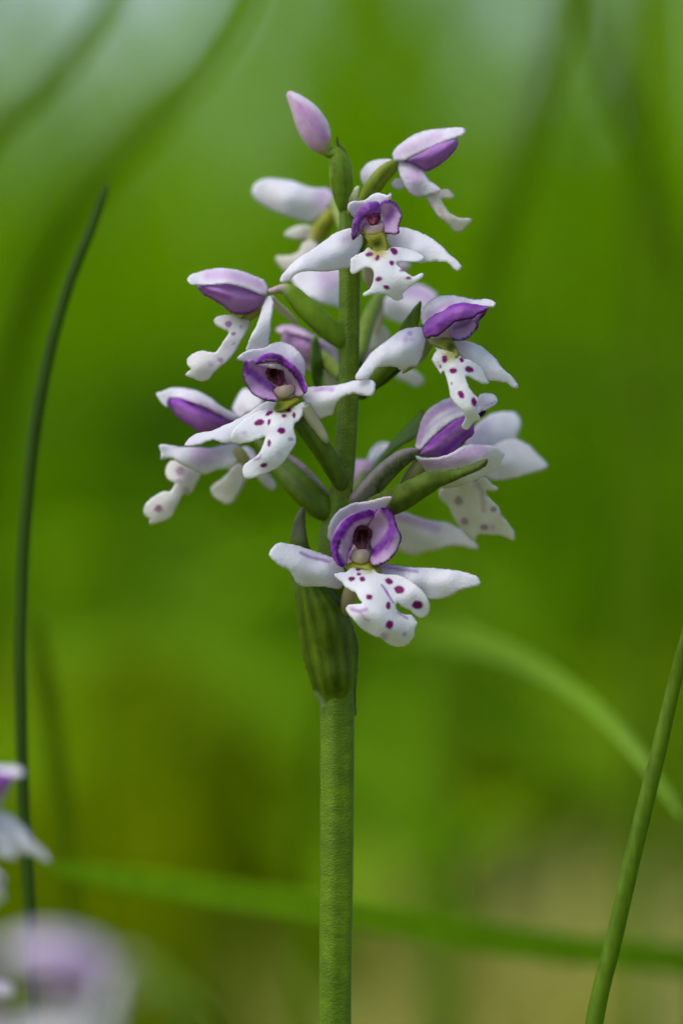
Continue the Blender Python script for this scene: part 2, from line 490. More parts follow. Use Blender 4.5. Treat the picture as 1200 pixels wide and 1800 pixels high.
sheet(f, 'stigma', cJ, [(465, 348), (480, 322), (515, 314), (550, 314), (572, 340), (568, 374), (540, 393), (490, 390), (468, 372)],
      [(470, 350, -1.2), (520, 345, -.5), (570, 350, -1.2), (515, 390, -.6), (520, 316, -1.0)], base=(.60, .50, .42), thick=.25, edge=5, step=2.4, ops=[('g', (520, 330), (520, 392), (.50, .46, .16), 0, .8), ('l', [(482, 322), (466, 345), (472, 374)], 10, (.26, .04, .22), .9, .5), ('l', [(560, 318), (572, 343), (566, 372)], 10, (.26, .04, .22), .9, .5)])
sheet(f, 'lateral_sepal', cJ, [(38, 345), (55, 308), (90, 282), (125, 283), (200, 300), (260, 320), (320, 340), (370, 358), (395, 380), (430, 410), (440, 460), (428, 510), (400, 528), (360, 522), (320, 515), (250, 516), (215, 512), (185, 495), (165, 460), (145, 430), (100, 408), (60, 376)],
      [(38, 345, 1.2), (90, 283, .2), (200, 300, -.8), (320, 340, -1.5), (430, 410, -1.6), (60, 360, 1.2), (200, 380, .6), (330, 410, -.2), (165, 460, .5), (250, 515, -.6), (400, 528, -1.1), (300, 450, .1)],
      ops=[('l', [(205, 338), (250, 360), (300, 372), (350, 384)], 14, PURP, .7, .8), ('g', (300, 400), (430, 440), PALE, 0, .25)])
sheet(f, 'lateral_sepal', cJ, [(600, 410), (650, 393), (720, 402), (800, 412), (900, 414), (1000, 424), (1080, 440), (1125, 455), (1149, 482), (1145, 505), (1100, 518), (1050, 532), (1000, 560), (950, 578), (890, 582), (850, 562), (800, 530), (720, 490), (640, 460)],
      [(610, 410, -1.4), (720, 402, -1.4), (900, 414, -.8), (1149, 485, .8), (800, 470, .0), (950, 480, .6), (950, 578, -.1), (850, 562, -.7), (700, 470, -1.0)],
      ops=[('l', [(640, 412), (700, 422), (780, 432), (820, 436)], 14, PURP, .6, .7), ('g', (620, 430), (760, 450), LILAC, .5, 0)])
sheet(f, 'lip_throat', cJ, [(432, 404), (465, 388), (520, 384), (575, 388), (622, 406), (630, 432), (600, 442), (562, 428), (500, 420), (452, 428)],
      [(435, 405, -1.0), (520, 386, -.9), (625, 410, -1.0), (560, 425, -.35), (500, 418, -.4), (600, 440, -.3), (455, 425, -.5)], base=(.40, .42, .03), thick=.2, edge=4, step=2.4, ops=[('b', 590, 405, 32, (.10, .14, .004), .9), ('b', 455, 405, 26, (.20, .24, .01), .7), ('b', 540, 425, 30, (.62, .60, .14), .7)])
sheet(f, 'lip', cJ, [(380, 456), (402, 440), (440, 436), (470, 416), (505, 402), (560, 404), (600, 426), (625, 445), (680, 448), (730, 455), (780, 480), (830, 520), (862, 555), (880, 588), (885, 630), (870, 665), (840, 682), (815, 670), (780, 640), (740, 620), (713, 600), (709, 628), (725, 648), (760, 660), (790, 665), (812, 690), (822, 710), (805, 735), (805, 770), (785, 800), (760, 826), (700, 830), (660, 812), (625, 785), (590, 775), (540, 745), (500, 710), (475, 680), (450, 655), (442, 625), (460, 610), (490, 605), (527, 601), (508, 575), (495, 545), (470, 536), (440, 515), (420, 490)],
      [(380, 456, .4), (440, 500, .9), (540, 408, -.9), (560, 480, 1.0), (620, 450, .1), (740, 470, .4), (885, 630, 1.2), (780, 560, 1.6), (600, 600, 2.6), (450, 630, 2.0), (500, 660, 2.9), (620, 690, 3.0), (560, 745, 2.4), (700, 830, 1.2), (760, 820, .9), (822, 705, 1.4), (730, 650, 1.6), (700, 740, 2.6), (840, 682, .9)], base=(.85, .86, .90), step=2.4, thick=.18,
      ops=[('b', 560, 402, 62, GREENY, 1.0)] + spots([(473, 477, 18, 12), (508, 427, 14, 9), (512, 452, 13, 8), (531, 478, 15, 13), (566, 572, 17, 15, 10), (670, 490, 23, 16, 20), (725, 533, 28, 21, 10), (819, 608, 28, 23), (663, 617, 13, 20), (671, 714, 19, 23), (608, 436, 11, 6, 20)]) +
      [('l', [(630, 508), (655, 545), (692, 602)], 10, PURP, .85, .5), ('l', [(715, 650), (740, 668), (762, 682)], 14, PURP, .6, .7), ('l', [(480, 634), (515, 645), (550, 635)], 18, LILAC, .8, .7), ('l', [(515, 645), (545, 680), (570, 690)], 12, LILAC, .6, .7), ('b', 645, 772, 30, LILAC, .6), ('b', 748, 762, 18, LILAC, .8)])

# ---- G: front flower halfway up beside the stem
f = flower(490, 660, 0)
FG = f
tube(f, 'ovary', c3, [(600, 720, -4.0, 55), (540, 600, -2.8, 72), (440, 430, -2.0, 78), (340, 300, -1.4, 74), (240, 180, -1.0, 60), (170, 60, -1.2, 40), (120, -40, -1.6, 24)], base=(.07, .125, .008), ops=[('n', 6, (.10, .17, .01), .5), ('l', [(250, 170), (420, 450), (520, 640)], 30, (.035, .065, .006), .7, .8)], nseg=28, ribs=3, ribamp=.08)
tube(f, 'spur', cG, [(715, 640, -.6, 40), (760, 720, -.9, 38), (800, 780, -1.1, 33), (835, 835, -1.2, 24), (850, 862, -1.3, 10)], base=(.60, .58, .40), mat=M['petal'])
sheet(f, 'dorsal_sepal', cG, [(318, 373), (350, 340), (400, 315), (450, 310), (490, 300), (520, 280), (570, 269), (620, 280), (670, 310), (705, 350), (726, 400), (722, 450), (712, 475), (660, 460), (560, 430), (440, 410), (370, 388)],
      [(318, 373, 1.2), (400, 318, .2), (570, 270, -1.6), (705, 350, -1.4), (715, 470, -1.4), (560, 370, -.6), (420, 400, .0), (640, 400, -1.0)], ops=[('g', (560, 280), (560, 400), PALE, 0, .5), ('b', 660, 372, 16, LILAC, .5), ('b', 560, 330, 60, PALE, .4)])
sheet(f, 'petal', cG, [(432, 402), (440, 368), (470, 340), (520, 330), (580, 345), (640, 385), (690, 435), (722, 495), (737, 540), (722, 573), (690, 592), (640, 580), (606, 520), (596, 450), (562, 405), (500, 398)],
      [(432, 402, .8), (470, 340, .4), (580, 345, .2), (690, 435, .1), (737, 540, .5), (722, 573, .6), (560, 405, -.8), (610, 500, -1.6), (650, 575, -1.2), (640, 430, .6), (520, 360, .9)], base=(.66, .50, .66), step=3,
      ops=[('n', 6, PALE, .4), ('l', [(436, 392), (470, 362), (520, 352), (575, 365), (630, 405), (680, 460), (712, 520), (725, 560)], 34, PURP, .95, .3), ('l', [(436, 402), (475, 388), (540, 380), (590, 398), (640, 440), (680, 492), (705, 540), (720, 568)], 11, DEEP, 1.0, .4)])
sheet(f, 'petal', cG, [(357, 420), (362, 390), (380, 376), (410, 370), (430, 382), (437, 402), (480, 412), (500, 430), (490, 462), (515, 500), (545, 540), (533, 565), (560, 600), (546, 623), (500, 616), (450, 600), (410, 572), (370, 512), (355, 460)],
      [(360, 400, .6), (357, 450, .5), (410, 372, .5), (410, 572, .4), (546, 622, .5), (430, 480, -.3), (500, 440, -1.5), (540, 550, -1.0), (480, 560, .0)], base=(.60, .36, .66), step=3,
      ops=[('n', 7, PALE, .45), ('l', [(372, 385), (372, 430), (385, 450)], 26, PURP, .9, .5), ('l', [(400, 440), (440, 478), (500, 530), (530, 548)], 44, PURP, .8, .7), ('l', [(358, 400), (356, 460), (372, 512), (412, 572), (452, 600), (545, 621)], 13, DEEP, 1.0, .4), ('l', [(440, 402), (480, 412)], 7, PURP, .7, .5)])
sheet(f, 'throat', cG, [(486, 400), (560, 390), (640, 440), (712, 560), (690, 604), (600, 612), (530, 590), (510, 500), (480, 450)],
      [(486, 400, -1.9), (560, 392, -2.0), (700, 560, -1.6), (600, 500, -2.6), (600, 610, -1.0), (530, 580, -1.4)], base=(.64, .48, .50), ops=[('n', 5, PALE, .5), ('l', [(640, 500), (664, 530), (668, 560)], 9, PURP, .8, .5)])
sheet(f, 'anther', cG, [(492, 456), (498, 425), (525, 405), (555, 408), (585, 430), (599, 470), (595, 515), (572, 530), (545, 515), (510, 495)],
      [(492, 455, -1.3), (540, 405, -1.2), (599, 470, -1.2), (540, 455, -2.0), (572, 528, -.8)], base=MAROON, thick=.4, step=2.4, ops=[('r', 14, (.24, .06, .12), .85), ('l', [(560, 430), (575, 500), (570, 525)], 12, (.26, .03, .09), .9, .5), ('l', [(530, 430), (555, 505)], 6, (.16, .03, .06), .8, .5)])
sheet(f, 'stigma', cG, [(528, 556), (560, 535), (610, 520), (650, 520), (668, 545), (645, 580), (600, 602), (550, 592)], [(530, 556, -.9), (600, 560, -.2), (665, 545, -.9), (600, 600, -.5)], base=(.64, .50, .44), thick=.25, edge=5, step=2.4, ops=[('g', (590, 545), (600, 600), (.50, .46, .16), 0, .8), ('l', [(532, 552), (556, 575), (560, 592)], 9, (.36, .10, .30), .8, .5), ('l', [(650, 522), (665, 545), (650, 572)], 9, (.36, .10, .30), .8, .5)])
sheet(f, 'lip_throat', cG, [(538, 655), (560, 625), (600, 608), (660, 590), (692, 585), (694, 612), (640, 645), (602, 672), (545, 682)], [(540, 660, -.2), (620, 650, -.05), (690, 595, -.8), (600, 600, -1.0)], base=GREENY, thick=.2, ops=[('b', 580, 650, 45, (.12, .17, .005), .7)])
sheet(f, 'lateral_sepal', cG, [(12, 874), (30, 850), (60, 820), (110, 800), (180, 790), (230, 765), (300, 735), (380, 690), (440, 650), (480, 622), (530, 615), (560, 640), (530, 720), (480, 800), (400, 848), (340, 860), (280, 864), (230, 862), (190, 846), (150, 855), (100, 875), (40, 884)],
      [(12, 874, 1.4), (110, 800, .8), (190, 845, 1.5), (230, 765, .2), (380, 690, -.8), (530, 615, -1.4), (250, 820, 1.0), (400, 770, .2), (340, 860, .3), (530, 720, -1.0)], ops=[('g', (20, 870), (150, 830), PALE, .25, 0)])
sheet(f, 'lateral_sepal', cG, [(716, 540), (800, 530), (870, 524), (940, 514), (1010, 495), (1070, 487), (1110, 494), (1131, 515), (1129, 560), (1112, 586), (1060, 586), (1010, 575), (960, 583), (920, 610), (895, 650), (885, 696), (850, 706), (800, 720), (760, 680), (720, 625), (700, 590)],
      [(716, 560, -1.2), (870, 524, -.8), (1070, 487, .8), (1129, 540, 1.4), (1060, 586, 1.2), (960, 560, .8), (880, 600, .4), (895, 660, -.3), (800, 720, -1.0), (780, 620, -.3)], ops=[('l', [(780, 552), (830, 548), (880, 553)], 26, LILAC, .6, .8), ('l', [(795, 560), (825, 550)], 12, PURP, .35, .8), ('g', (860, 640), (860, 720), PALE, 0, .3)])
sheet(f, 'lip', cG, [(284, 826), (300, 790), (350, 735), (420, 690), (480, 662), (540, 658), (600, 645), (660, 640), (700, 625), (723, 624), (721, 660), (700, 710), (680, 735), (660, 747), (655, 780), (667, 830), (660, 880), (630, 922), (590, 980), (540, 1017), (500, 1037), (450, 1057), (390, 1073), (360, 1057), (354, 1020), (375, 980), (430, 945), (458, 910), (478, 860), (485, 828), (440, 842), (390, 859), (340, 868), (300, 860)],
      [(284, 826, 1.6), (380, 720, .7), (380, 810, 1.6), (540, 655, -.4), (723, 626, -.5), (560, 760, 1.4), (660, 750, .6), (500, 820, 1.4), (600, 860, 2.0), (660, 870, 1.4), (480, 960, 2.4), (390, 1072, 1.8), (354, 1020, 1.6), (540, 1015, 1.7), (340, 867, 1.3)], base=(.85, .86, .90), step=2.4, thick=.18,
      ops=[('b', 600, 645, 85, GREENY, 1.0)] + spots([(580, 792, 22, 18), (511, 866, 11, 20), (509, 693, 26, 11, -35), (452, 747, 30, 18, -15), (511, 743, 9, 19, 20), (596, 708, 14, 11), (625, 672, 14, 15), (655, 703, 10, 16), (478, 990, 21, 12, -15), (634, 843, 16, 12, 0, .45), (472, 662, 16, 8, -30, .45)]) +
      [('l', [(425, 962), (455, 952), (465, 935)], 12, PURP, .6, .7), ('b', 365, 805, 20, LILAC, .5), ('b', 570, 922, 30, LILAC, .25)])

# ---- D: topmost front flower
f = flower(660, 420, 0)
tube(f, 'ovary', cD, [(480, 520, -4.2, 40), (500, 400, -3.6, 60), (540, 290, -3.0, 62), (590, 200, -2.6, 50), (620, 150, -2.4, 30)], base=(.10, .18, .01))
tube(f, 'spur', cD, [(600, 400, -2.0, 36), (590, 480, -2.6, 38), (590, 560, -3.0, 34), (600, 620, -3.2, 14)], base=(.55, .50, .40), mat=M['petal'])
sheet(f, 'dorsal_sepal', cD, [(462, 132), (470, 95), (500, 80), (560, 80), (600, 50), (640, 30), (680, 37), (710, 47), (724, 27), (734, 40), (726, 76), (700, 110), (690, 170), (640, 200), (560, 200), (500, 182), (480, 160)],
      [(462, 130, -.8), (500, 80, -.8), (640, 30, -1.2), (730, 35, .0), (640, 110, -1.2), (500, 180, -1.2), (640, 200, -2.2)], ops=[('g', (620, 50), (620, 130), PALE, 0, .5)])
sheet(f, 'petal', cD, [(484, 305), (489, 230), (500, 190), (520, 150), (560, 110), (610, 86), (650, 87), (669, 130), (662, 165), (625, 172), (590, 178), (575, 215), (555, 250), (535, 290), (512, 312), (495, 324)],
      [(484, 305, .9), (500, 190, .4), (560, 110, .5), (650, 88, .2), (665, 150, -.4), (600, 140, .9), (590, 180, .2), (560, 240, -1.0), (510, 312, .4), (520, 220, .7)], base=(.62, .40, .68), step=3,
      ops=[('l', [(640, 115), (590, 130), (545, 160), (515, 205)], 66, PURP, .85, .35), ('l', [(512, 210), (500, 260), (494, 310)], 22, PURP, .7, .5), ('l', [(660, 160), (600, 165), (555, 182), (528, 215), (525, 255), (512, 290), (494, 318)], 13, DEEP, 1.0, .4), ('n', 6, LILAC, .4), ('r', 7, DEEP, .5)])
sheet(f, 'petal', cD, [(658, 110), (680, 80), (720, 74), (760, 95), (785, 130), (801, 165), (795, 200), (780, 240), (783, 275), (770, 291), (730, 291), (692, 281), (684, 230), (668, 190), (660, 150)],
      [(658, 110, .3), (720, 75, .5), (785, 130, .6), (798, 180, .7), (780, 280, .7), (700, 282, .0), (665, 170, -.8), (730, 180, -.2)], base=(.64, .44, .70), step=3,
      ops=[('n', 7, PALE, .5), ('l', [(740, 125), (735, 165), (712, 200)], 46, PURP, .6, .8), ('l', [(662, 106), (682, 85), (722, 82), (760, 104), (783, 140)], 20, PURP, .85, .5), ('l', [(720, 76), (760, 97), (785, 132), (799, 167), (793, 200), (779, 240), (781, 274), (770, 289), (730, 289), (694, 280)], 13, DEEP, 1.0, .4)])
sheet(f, 'throat', cD, [(545, 270), (560, 215), (590, 170), (660, 150), (700, 220), (700, 290), (600, 300)], [(590, 180, -1.8), (660, 160, -1.8), (620, 230, -2.2), (550, 270, -1.2), (700, 280, -1.2)], base=(.58, .40, .50), ops=[('n', 5, PALE, .4)])
sheet(f, 'anther', cD, [(578, 172), (620, 165), (664, 142), (664, 185), (645, 228), (612, 238), (590, 205)], [(578, 172, -.9), (664, 145, -.9), (620, 190, -1.4), (620, 235, -.5)], base=(.09, .012, .03), thick=.4, step=2.4, ops=[('l', [(618, 168), (622, 232)], 14, (.40, .05, .14), .9, .5), ('l', [(595, 175), (606, 225)], 6, (.25, .04, .10), .8, .5), ('r', 6, (.2, .03, .09), .6)])
sheet(f, 'stigma', cD, [(538, 255), (565, 222), (605, 236), (650, 228), (690, 222), (692, 262), (650, 292), (580, 296)], [(540, 255, -.5), (615, 265, .1), (690, 240, -.5), (600, 295, .2)], base=(.56, .42, .42), thick=.3, edge=5, step=2.6, ops=[('l', [(575, 230), (558, 255), (575, 282), (600, 288)], 8, (.30, .10, .24), .7, .5), ('l', [(680, 220), (690, 245), (675, 270)], 8, (.30, .10, .24), .7, .5), ('g', (620, 250), (620, 295), (.40, .40, .08), 0, .8)])
sheet(f, 'lip_throat', cD, [(562, 296), (600, 278), (685, 274), (702, 318), (714, 366), (704, 398), (660, 412), (630, 400), (606, 376), (584, 338)], [(560, 300, .0), (690, 280, .0), (640, 320, .5), (640, 360, -.1), (645, 405, .7), (710, 345, .5), (580, 345, .5)], base=(.40, .40, .04), thick=.2, edge=4, ops=[('b', 660, 358, 60, (.11, .15, .004), .95), ('b', 590, 320, 30, (.25, .27, .02), .6), ('l', [(575, 345), (610, 388)], 14, (.5, .5, .15), .7, .6)])  # the large dark blotch is throat shading painted into the colour
sheet(f, 'lateral_sepal', cD, [(40, 572), (70, 520), (110, 470), (160, 430), (230, 390), (300, 340), (370, 290), (430, 262), (487, 251), (550, 300), (556, 340), (530, 405), (500, 482), (470, 496), (400, 511), (330, 521), (250, 518), (180, 521), (130, 546), (100, 580), (60, 589)],
      [(40, 575, 1.6), (110, 470, .6), (300, 340, -.6), (487, 252, -1.2), (550, 320, -1.6), (140, 510, 1.6), (300, 430, .8), (450, 400, -.1), (330, 520, .1), (500, 482, -1.2), (110, 570, 1.3)], ops=[('l', [(430, 330), (475, 312)], 34, LILAC, .35, .9), ('l', [(60, 575), (105, 540)], 6, PALE, .5, .8)])
sheet(f, 'lateral_sepal', cD, [(700, 295), (750, 275), (790, 245), (860, 257), (930, 285), (1000, 325), (1050, 365), (1085, 405), (1130, 440), (1160, 475), (1167, 498), (1142, 516), (1115, 505), (1087, 470), (1050, 459), (980, 459), (900, 466), (820, 445), (750, 395), (716, 345)],
      [(700, 300, -1.4), (790, 245, -1.6), (930, 285, -1.0), (1085, 405, .6), (1160, 495, 1.3), (1050, 458, .7), (900, 380, .2), (900, 466, -.3), (750, 395, -1.2)], ops=[('g', (720, 320), (830, 330), PALE, .4, 0)])
sheet(f, 'lip', cD, [(477, 478), (485, 440), (520, 415), (560, 398), (590, 372), (640, 392), (700, 384), (740, 369), (800, 370), (860, 385), (920, 415), (936, 440), (915, 456), (850, 461), (790, 463), (766, 470), (790, 500), (830, 527), (870, 551), (905, 535), (931, 533), (926, 556), (880, 592), (832, 627), (805, 656), (803, 688), (770, 701), (740, 690), (700, 665), (650, 655), (600, 665), (560, 672), (562, 652), (600, 625), (620, 580), (623, 530), (607, 503), (570, 499), (540, 515), (500, 536), (480, 522)],
      [(477, 490, 1.0), (560, 420, .8), (650, 395, .6), (860, 385, .2), (936, 440, .6), (680, 460, 1.6), (800, 450, 1.0), (660, 560, 2.0), (931, 535, 2.2), (840, 580, 2.2), (770, 700, 1.2), (560, 665, 2.0), (700, 640, 2.2), (500, 530, 1.0)], base=(.85, .86, .90), step=2.4, thick=.18,
      ops=[('b', 648, 395, 75, (.50, .48, .08), .95)] + spots([(596, 418, 25, 15, -10), (647, 440, 14, 18, 20), (747, 398, 26, 19, 40), (732, 470, 16, 15, 40), (657, 568, 21, 14, -20), (702, 617, 20, 13, 15), (838, 563, 19, 7), (797, 518, 18, 9, -5, .7)]))

# ---- F: front flower on the other side of the stem
f = flower(780, 590, 0)
FF = f
tube(f, 'ovary', cF, [(20, 740, -4.5, 40), (130, 640, -4.0, 58), (260, 520, -3.4, 62), (390, 400, -2.8, 58), (480, 300, -2.3, 46), (530, 220, -2.0, 30)], base=(.085, .15, .008))
tube(f, 'spur', cF, [(540, 360, -1.6, 36), (510, 420, -1.9, 32), (470, 480, -2.2, 28), (400, 540, -2.6, 22), (350, 580, -2.8, 10)], base=(.34, .38, .12), mat=M['petal'])
sheet(f, 'dorsal_sepal', cF, [(479, 205), (488, 140), (520, 90), (570, 55), (640, 37), (720, 37), (800, 55), (860, 66), (950, 61), (990, 80), (1004, 100), (986, 121), (955, 122), (900, 125), (820, 130), (740, 150), (650, 190), (560, 230), (500, 250)],
      [(480, 205, -1.2), (520, 90, -1.4), (640, 37, -1.6), (800, 55, -1.4), (1004, 100, .4), (740, 95, -.2), (600, 130, .0), (560, 230, -.4), (820, 130, -.4)], ops=[('l', [(530, 180), (600, 135), (700, 95)], 40, LILAC, .6, .9), ('n', 8, PALE, .4), ('l', [(950, 66), (975, 105)], 8, PURP, .5, .7)])
sheet(f, 'petal', cF, [(489, 262), (520, 210), (590, 160), (660, 115), (740, 91), (820, 92), (900, 105), (955, 118), (930, 150), (880, 172), (840, 202), (770, 213), (720, 226), (680, 256), (640, 291), (590, 326), (550, 329), (520, 346), (500, 322)],
      [(489, 262, -.4), (590, 160, .0), (740, 91, -.1), (955, 118, .5), (840, 200, .6), (720, 226, .7), (640, 290, .7), (520, 345, .3), (620, 220, 1.2), (760, 150, 1.1), (540, 280, .7)], base=(.40, .12, .56), step=3,
      ops=[('n', 7, LILAC, .35), ('l', [(520, 300), (600, 245), (700, 180)], 26, PURP, .6, .9), ('l', [(560, 190), (680, 125), (800, 105), (920, 120)], 18, PURP, .8, .7), ('l', [(500, 322), (520, 340), (552, 324), (592, 318), (640, 284), (680, 248), (720, 218), (770, 206), (838, 194), (880, 166), (935, 142)], 18, DEEP, 1.0, .4)])
sheet(f, 'petal', cF, [(676, 300), (700, 235), (770, 205), (850, 180), (900, 150), (952, 122), (922, 178), (885, 222), (882, 262), (840, 312), (802, 346), (750, 358), (702, 352), (684, 325)],
      [(676, 300, -1.6), (770, 205, -1.2), (950, 125, .2), (885, 240, .2), (802, 346, .0), (702, 352, -.6), (790, 280, -.9)], base=(.60, .38, .66), step=3,
      ops=[('n', 6, PALE, .4), ('l', [(720, 270), (780, 250), (840, 215)], 22, PURP, .5, .9), ('l', [(950, 124), (918, 176), (880, 222), (878, 262), (838, 310), (800, 343), (750, 354), (702, 349)], 20, DEEP, 1.0, .4), ('l', [(860, 190), (866, 225), (880, 262)], 8, DEEP, .7, .5), ('l', [(905, 150), (880, 200)], 22, PURP, .7, .7)])
sheet(f, 'throat', cF, [(540, 340), (640, 285), (705, 230), (730, 300), (700, 356), (600, 362)], [(540, 345, -1.2), (700, 240, -1.8), (700, 350, -1.0), (620, 320, -1.7)], base=(.62, .46, .40))
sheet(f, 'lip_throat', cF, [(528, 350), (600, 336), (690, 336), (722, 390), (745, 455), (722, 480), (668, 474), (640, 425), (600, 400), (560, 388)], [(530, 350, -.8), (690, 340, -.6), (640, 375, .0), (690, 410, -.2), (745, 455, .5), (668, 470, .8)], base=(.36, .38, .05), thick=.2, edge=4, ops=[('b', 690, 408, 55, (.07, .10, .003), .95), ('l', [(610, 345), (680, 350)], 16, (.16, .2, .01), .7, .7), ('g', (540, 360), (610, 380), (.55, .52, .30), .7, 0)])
sheet(f, 'lateral_sepal', cF, [(18, 612), (30, 580), (70, 520), (120, 450), (180, 395), (250, 345), (320, 290), (380, 267), (440, 261), (490, 268), (512, 330), (502, 400), (482, 470), (452, 532), (400, 541), (340, 567), (300, 541), (230, 538), (170, 546), (140, 582), (102, 627), (60, 636), (25, 632)],
      [(18, 615, 1.2), (120, 450, .2), (320, 290, -1.0), (490, 268, -1.2), (80, 600, 1.4), (200, 480, 1.1), (350, 420, .9), (230, 538, .7), (340, 566, -.2), (480, 470, -.8), (430, 360, .2), (120, 600, 1.0)], ops=[('b', 400, 310, 26, PURP, .55), ('b', 372, 350, 34, LILAC, .55), ('b', 412, 350, 20, LILAC, .5), ('g', (420, 400), (510, 400), PALE, 0, .35)])
sheet(f, 'lateral_sepal', cF, [(700, 362), (760, 352), (830, 364), (900, 394), (960, 440), (1010, 490), (1050, 550), (1110, 600), (1150, 650), (1162, 692), (1120, 687), (1080, 656), (1010, 641), (940, 632), (860, 580), (780, 490), (716, 415)],
      [(700, 365, -1.6), (830, 364, -1.8), (960, 440, -1.8), (1162, 690, -1.2), (850, 460, -1.0), (1010, 570, -1.0), (940, 632, -1.6), (780, 490, -1.6)], ops=[('g', (740, 390), (860, 420), PALE, .5, 0)])
sheet(f, 'lip', cF, [(552, 487), (570, 450), (585, 425), (575, 400), (640, 420), (740, 455), (770, 480), (820, 490), (870, 520), (910, 560), (930, 600), (956, 652), (920, 663), (870, 641), (830, 616), (794, 610), (800, 640), (820, 690), (850, 730), (880, 760), (889, 790), (872, 842), (895, 907), (850, 930), (810, 976), (775, 976), (764, 946), (790, 892), (770, 852), (730, 812), (690, 767), (675, 700), (660, 630), (640, 574), (616, 590), (595, 560), (575, 530)],
      [(552, 487, .4), (580, 405, -.3), (640, 430, .6), (740, 460, .4), (956, 652, -.4), (860, 560, .2), (620, 550, .6), (700, 540, 1.3), (720, 660, 1.7), (780, 760, 2.2), (889, 790, 1.6), (830, 830, 2.4), (700, 770, 1.8), (820, 890, 1.8), (780, 970, .8), (890, 905, 1.4)], base=(.85, .86, .88), step=2.4, thick=.18,
      ops=[('b', 685, 455, 80, (.52, .52, .14), .9)] + spots([(648, 487, 19, 25, -10), (704, 568, 25, 20), (762, 495, 18, 16, 45), (813, 562, 31, 21, 15), (760, 738, 18, 30, -25), (846, 788, 18, 32, -10), (619, 536, 9, 15, -20, .8), (600, 508, 6, 8, 0, .4), (695, 660, 9, 13, 0, .5)]))
sheet(orchid, 'bract', cF, [(30, 745), (120, 640), (230, 470), (330, 262), (400, 160), (470, 77), (484, 98), (476, 160), (450, 290), (400, 480), (330, 575), (240, 652), (160, 706), (80, 768)],
      [(30, 745, -5.2), (80, 768, -4.4), (230, 470, -5.0), (330, 570, -3.6), (400, 160, -4.0), (476, 120, -3.6), (340, 400, -3.6), (450, 290, -3.8)], base=(.085, .15, .01), mat=M['bract'], ops=[('r', 14, (.13, .21, .02), .6), ('n', 6, (.05, .10, .006), .5), ('l', [(120, 690), (300, 450), (470, 90)], 10, (.12, .2, .02), .5, .8)])

# ---- A: closed bud at the top
f = empty('flower_bud', P(550, 240, -4), orchid)
tube(f, 'ovary', cA, [(420, 760, -5.0, 26), (410, 700, -4.6, 45), (400, 620, -4.4, 62), (392, 540, -4.3, 70), (385, 460, -4.3, 64), (365, 400, -4.3, 42), (325, 400, -4.2, 30), (295, 370, -4.2, 28)], base=(.13, .23, .012), ops=[('l', [(360, 700), (350, 560), (365, 420)], 14, (.07, .13, .008), .8, .8), ('l', [(420, 700), (425, 560), (410, 420)], 12, (.07, .13, .008), .7, .8), ('n', 6, (.19, .29, .03), .4)], nseg=28, ribs=3, ribamp=.09)
tube(f, 'bud', cA, [(318, 402, -4.2, 24), (295, 372, -4.2, 46), (275, 335, -4.2, 72), (245, 270, -4.2, 91), (212, 205, -4.2, 88), (175, 145, -4.2, 72), (140, 100, -4.2, 52), (108, 65, -4.2, 33), (92, 48, -4.2, 22), (84, 42, -4.2, 8)], base=(.68, .46, .68), mat=M['petal'], nseg=36, step=3,
     ops=[('n', 9, (.58, .34, .60), .6), ('l', [(120, 50), (230, 110), (310, 190), (340, 280)], 44, WHITE, .8, .8), ('l', [(95, 80), (140, 220), (190, 330)], 30, (.76, .62, .70), .7, .9), ('l', [(170, 150), (260, 230), (300, 310)], 46, (.54, .28, .60), .6, .9), ('g', (255, 330), (310, 400), (.42, .42, .06), 0, .95), ('l', [(100, 60), (200, 170), (265, 330)], 4, (.46, .22, .5), .6, .9)])
sheet(f, 'bract', cA, [(430, 790), (440, 700), (450, 600), (440, 500), (415, 420), (375, 350), (368, 310), (375, 292), (384, 330), (420, 372), (450, 440), (466, 520), (460, 610), (440, 700)],
      [(430, 790, -5.2), (450, 600, -5.4), (415, 420, -5.2), (375, 295, -4.4), (466, 520, -5.0), (440, 700, -4.8)], base=(.14, .20, .02), mat=M['bract'], ops=[('r', 8, (.28, .20, .10), .7)], step=2.6)
# small unopened bract tip beside the bud
sheet(orchid, 'bract', cA, [(430, 700), (448, 650), (470, 612), (495, 590), (506, 605), (500, 650), (485, 700), (455, 730)], [(440, 720, -4.4), (470, 640, -4.0), (500, 600, -3.8)], base=(.36, .42, .18), mat=M['bract'], step=2.6, ops=[('g', (495, 600), (460, 680), (.7, .7, .55), .7, 0)])

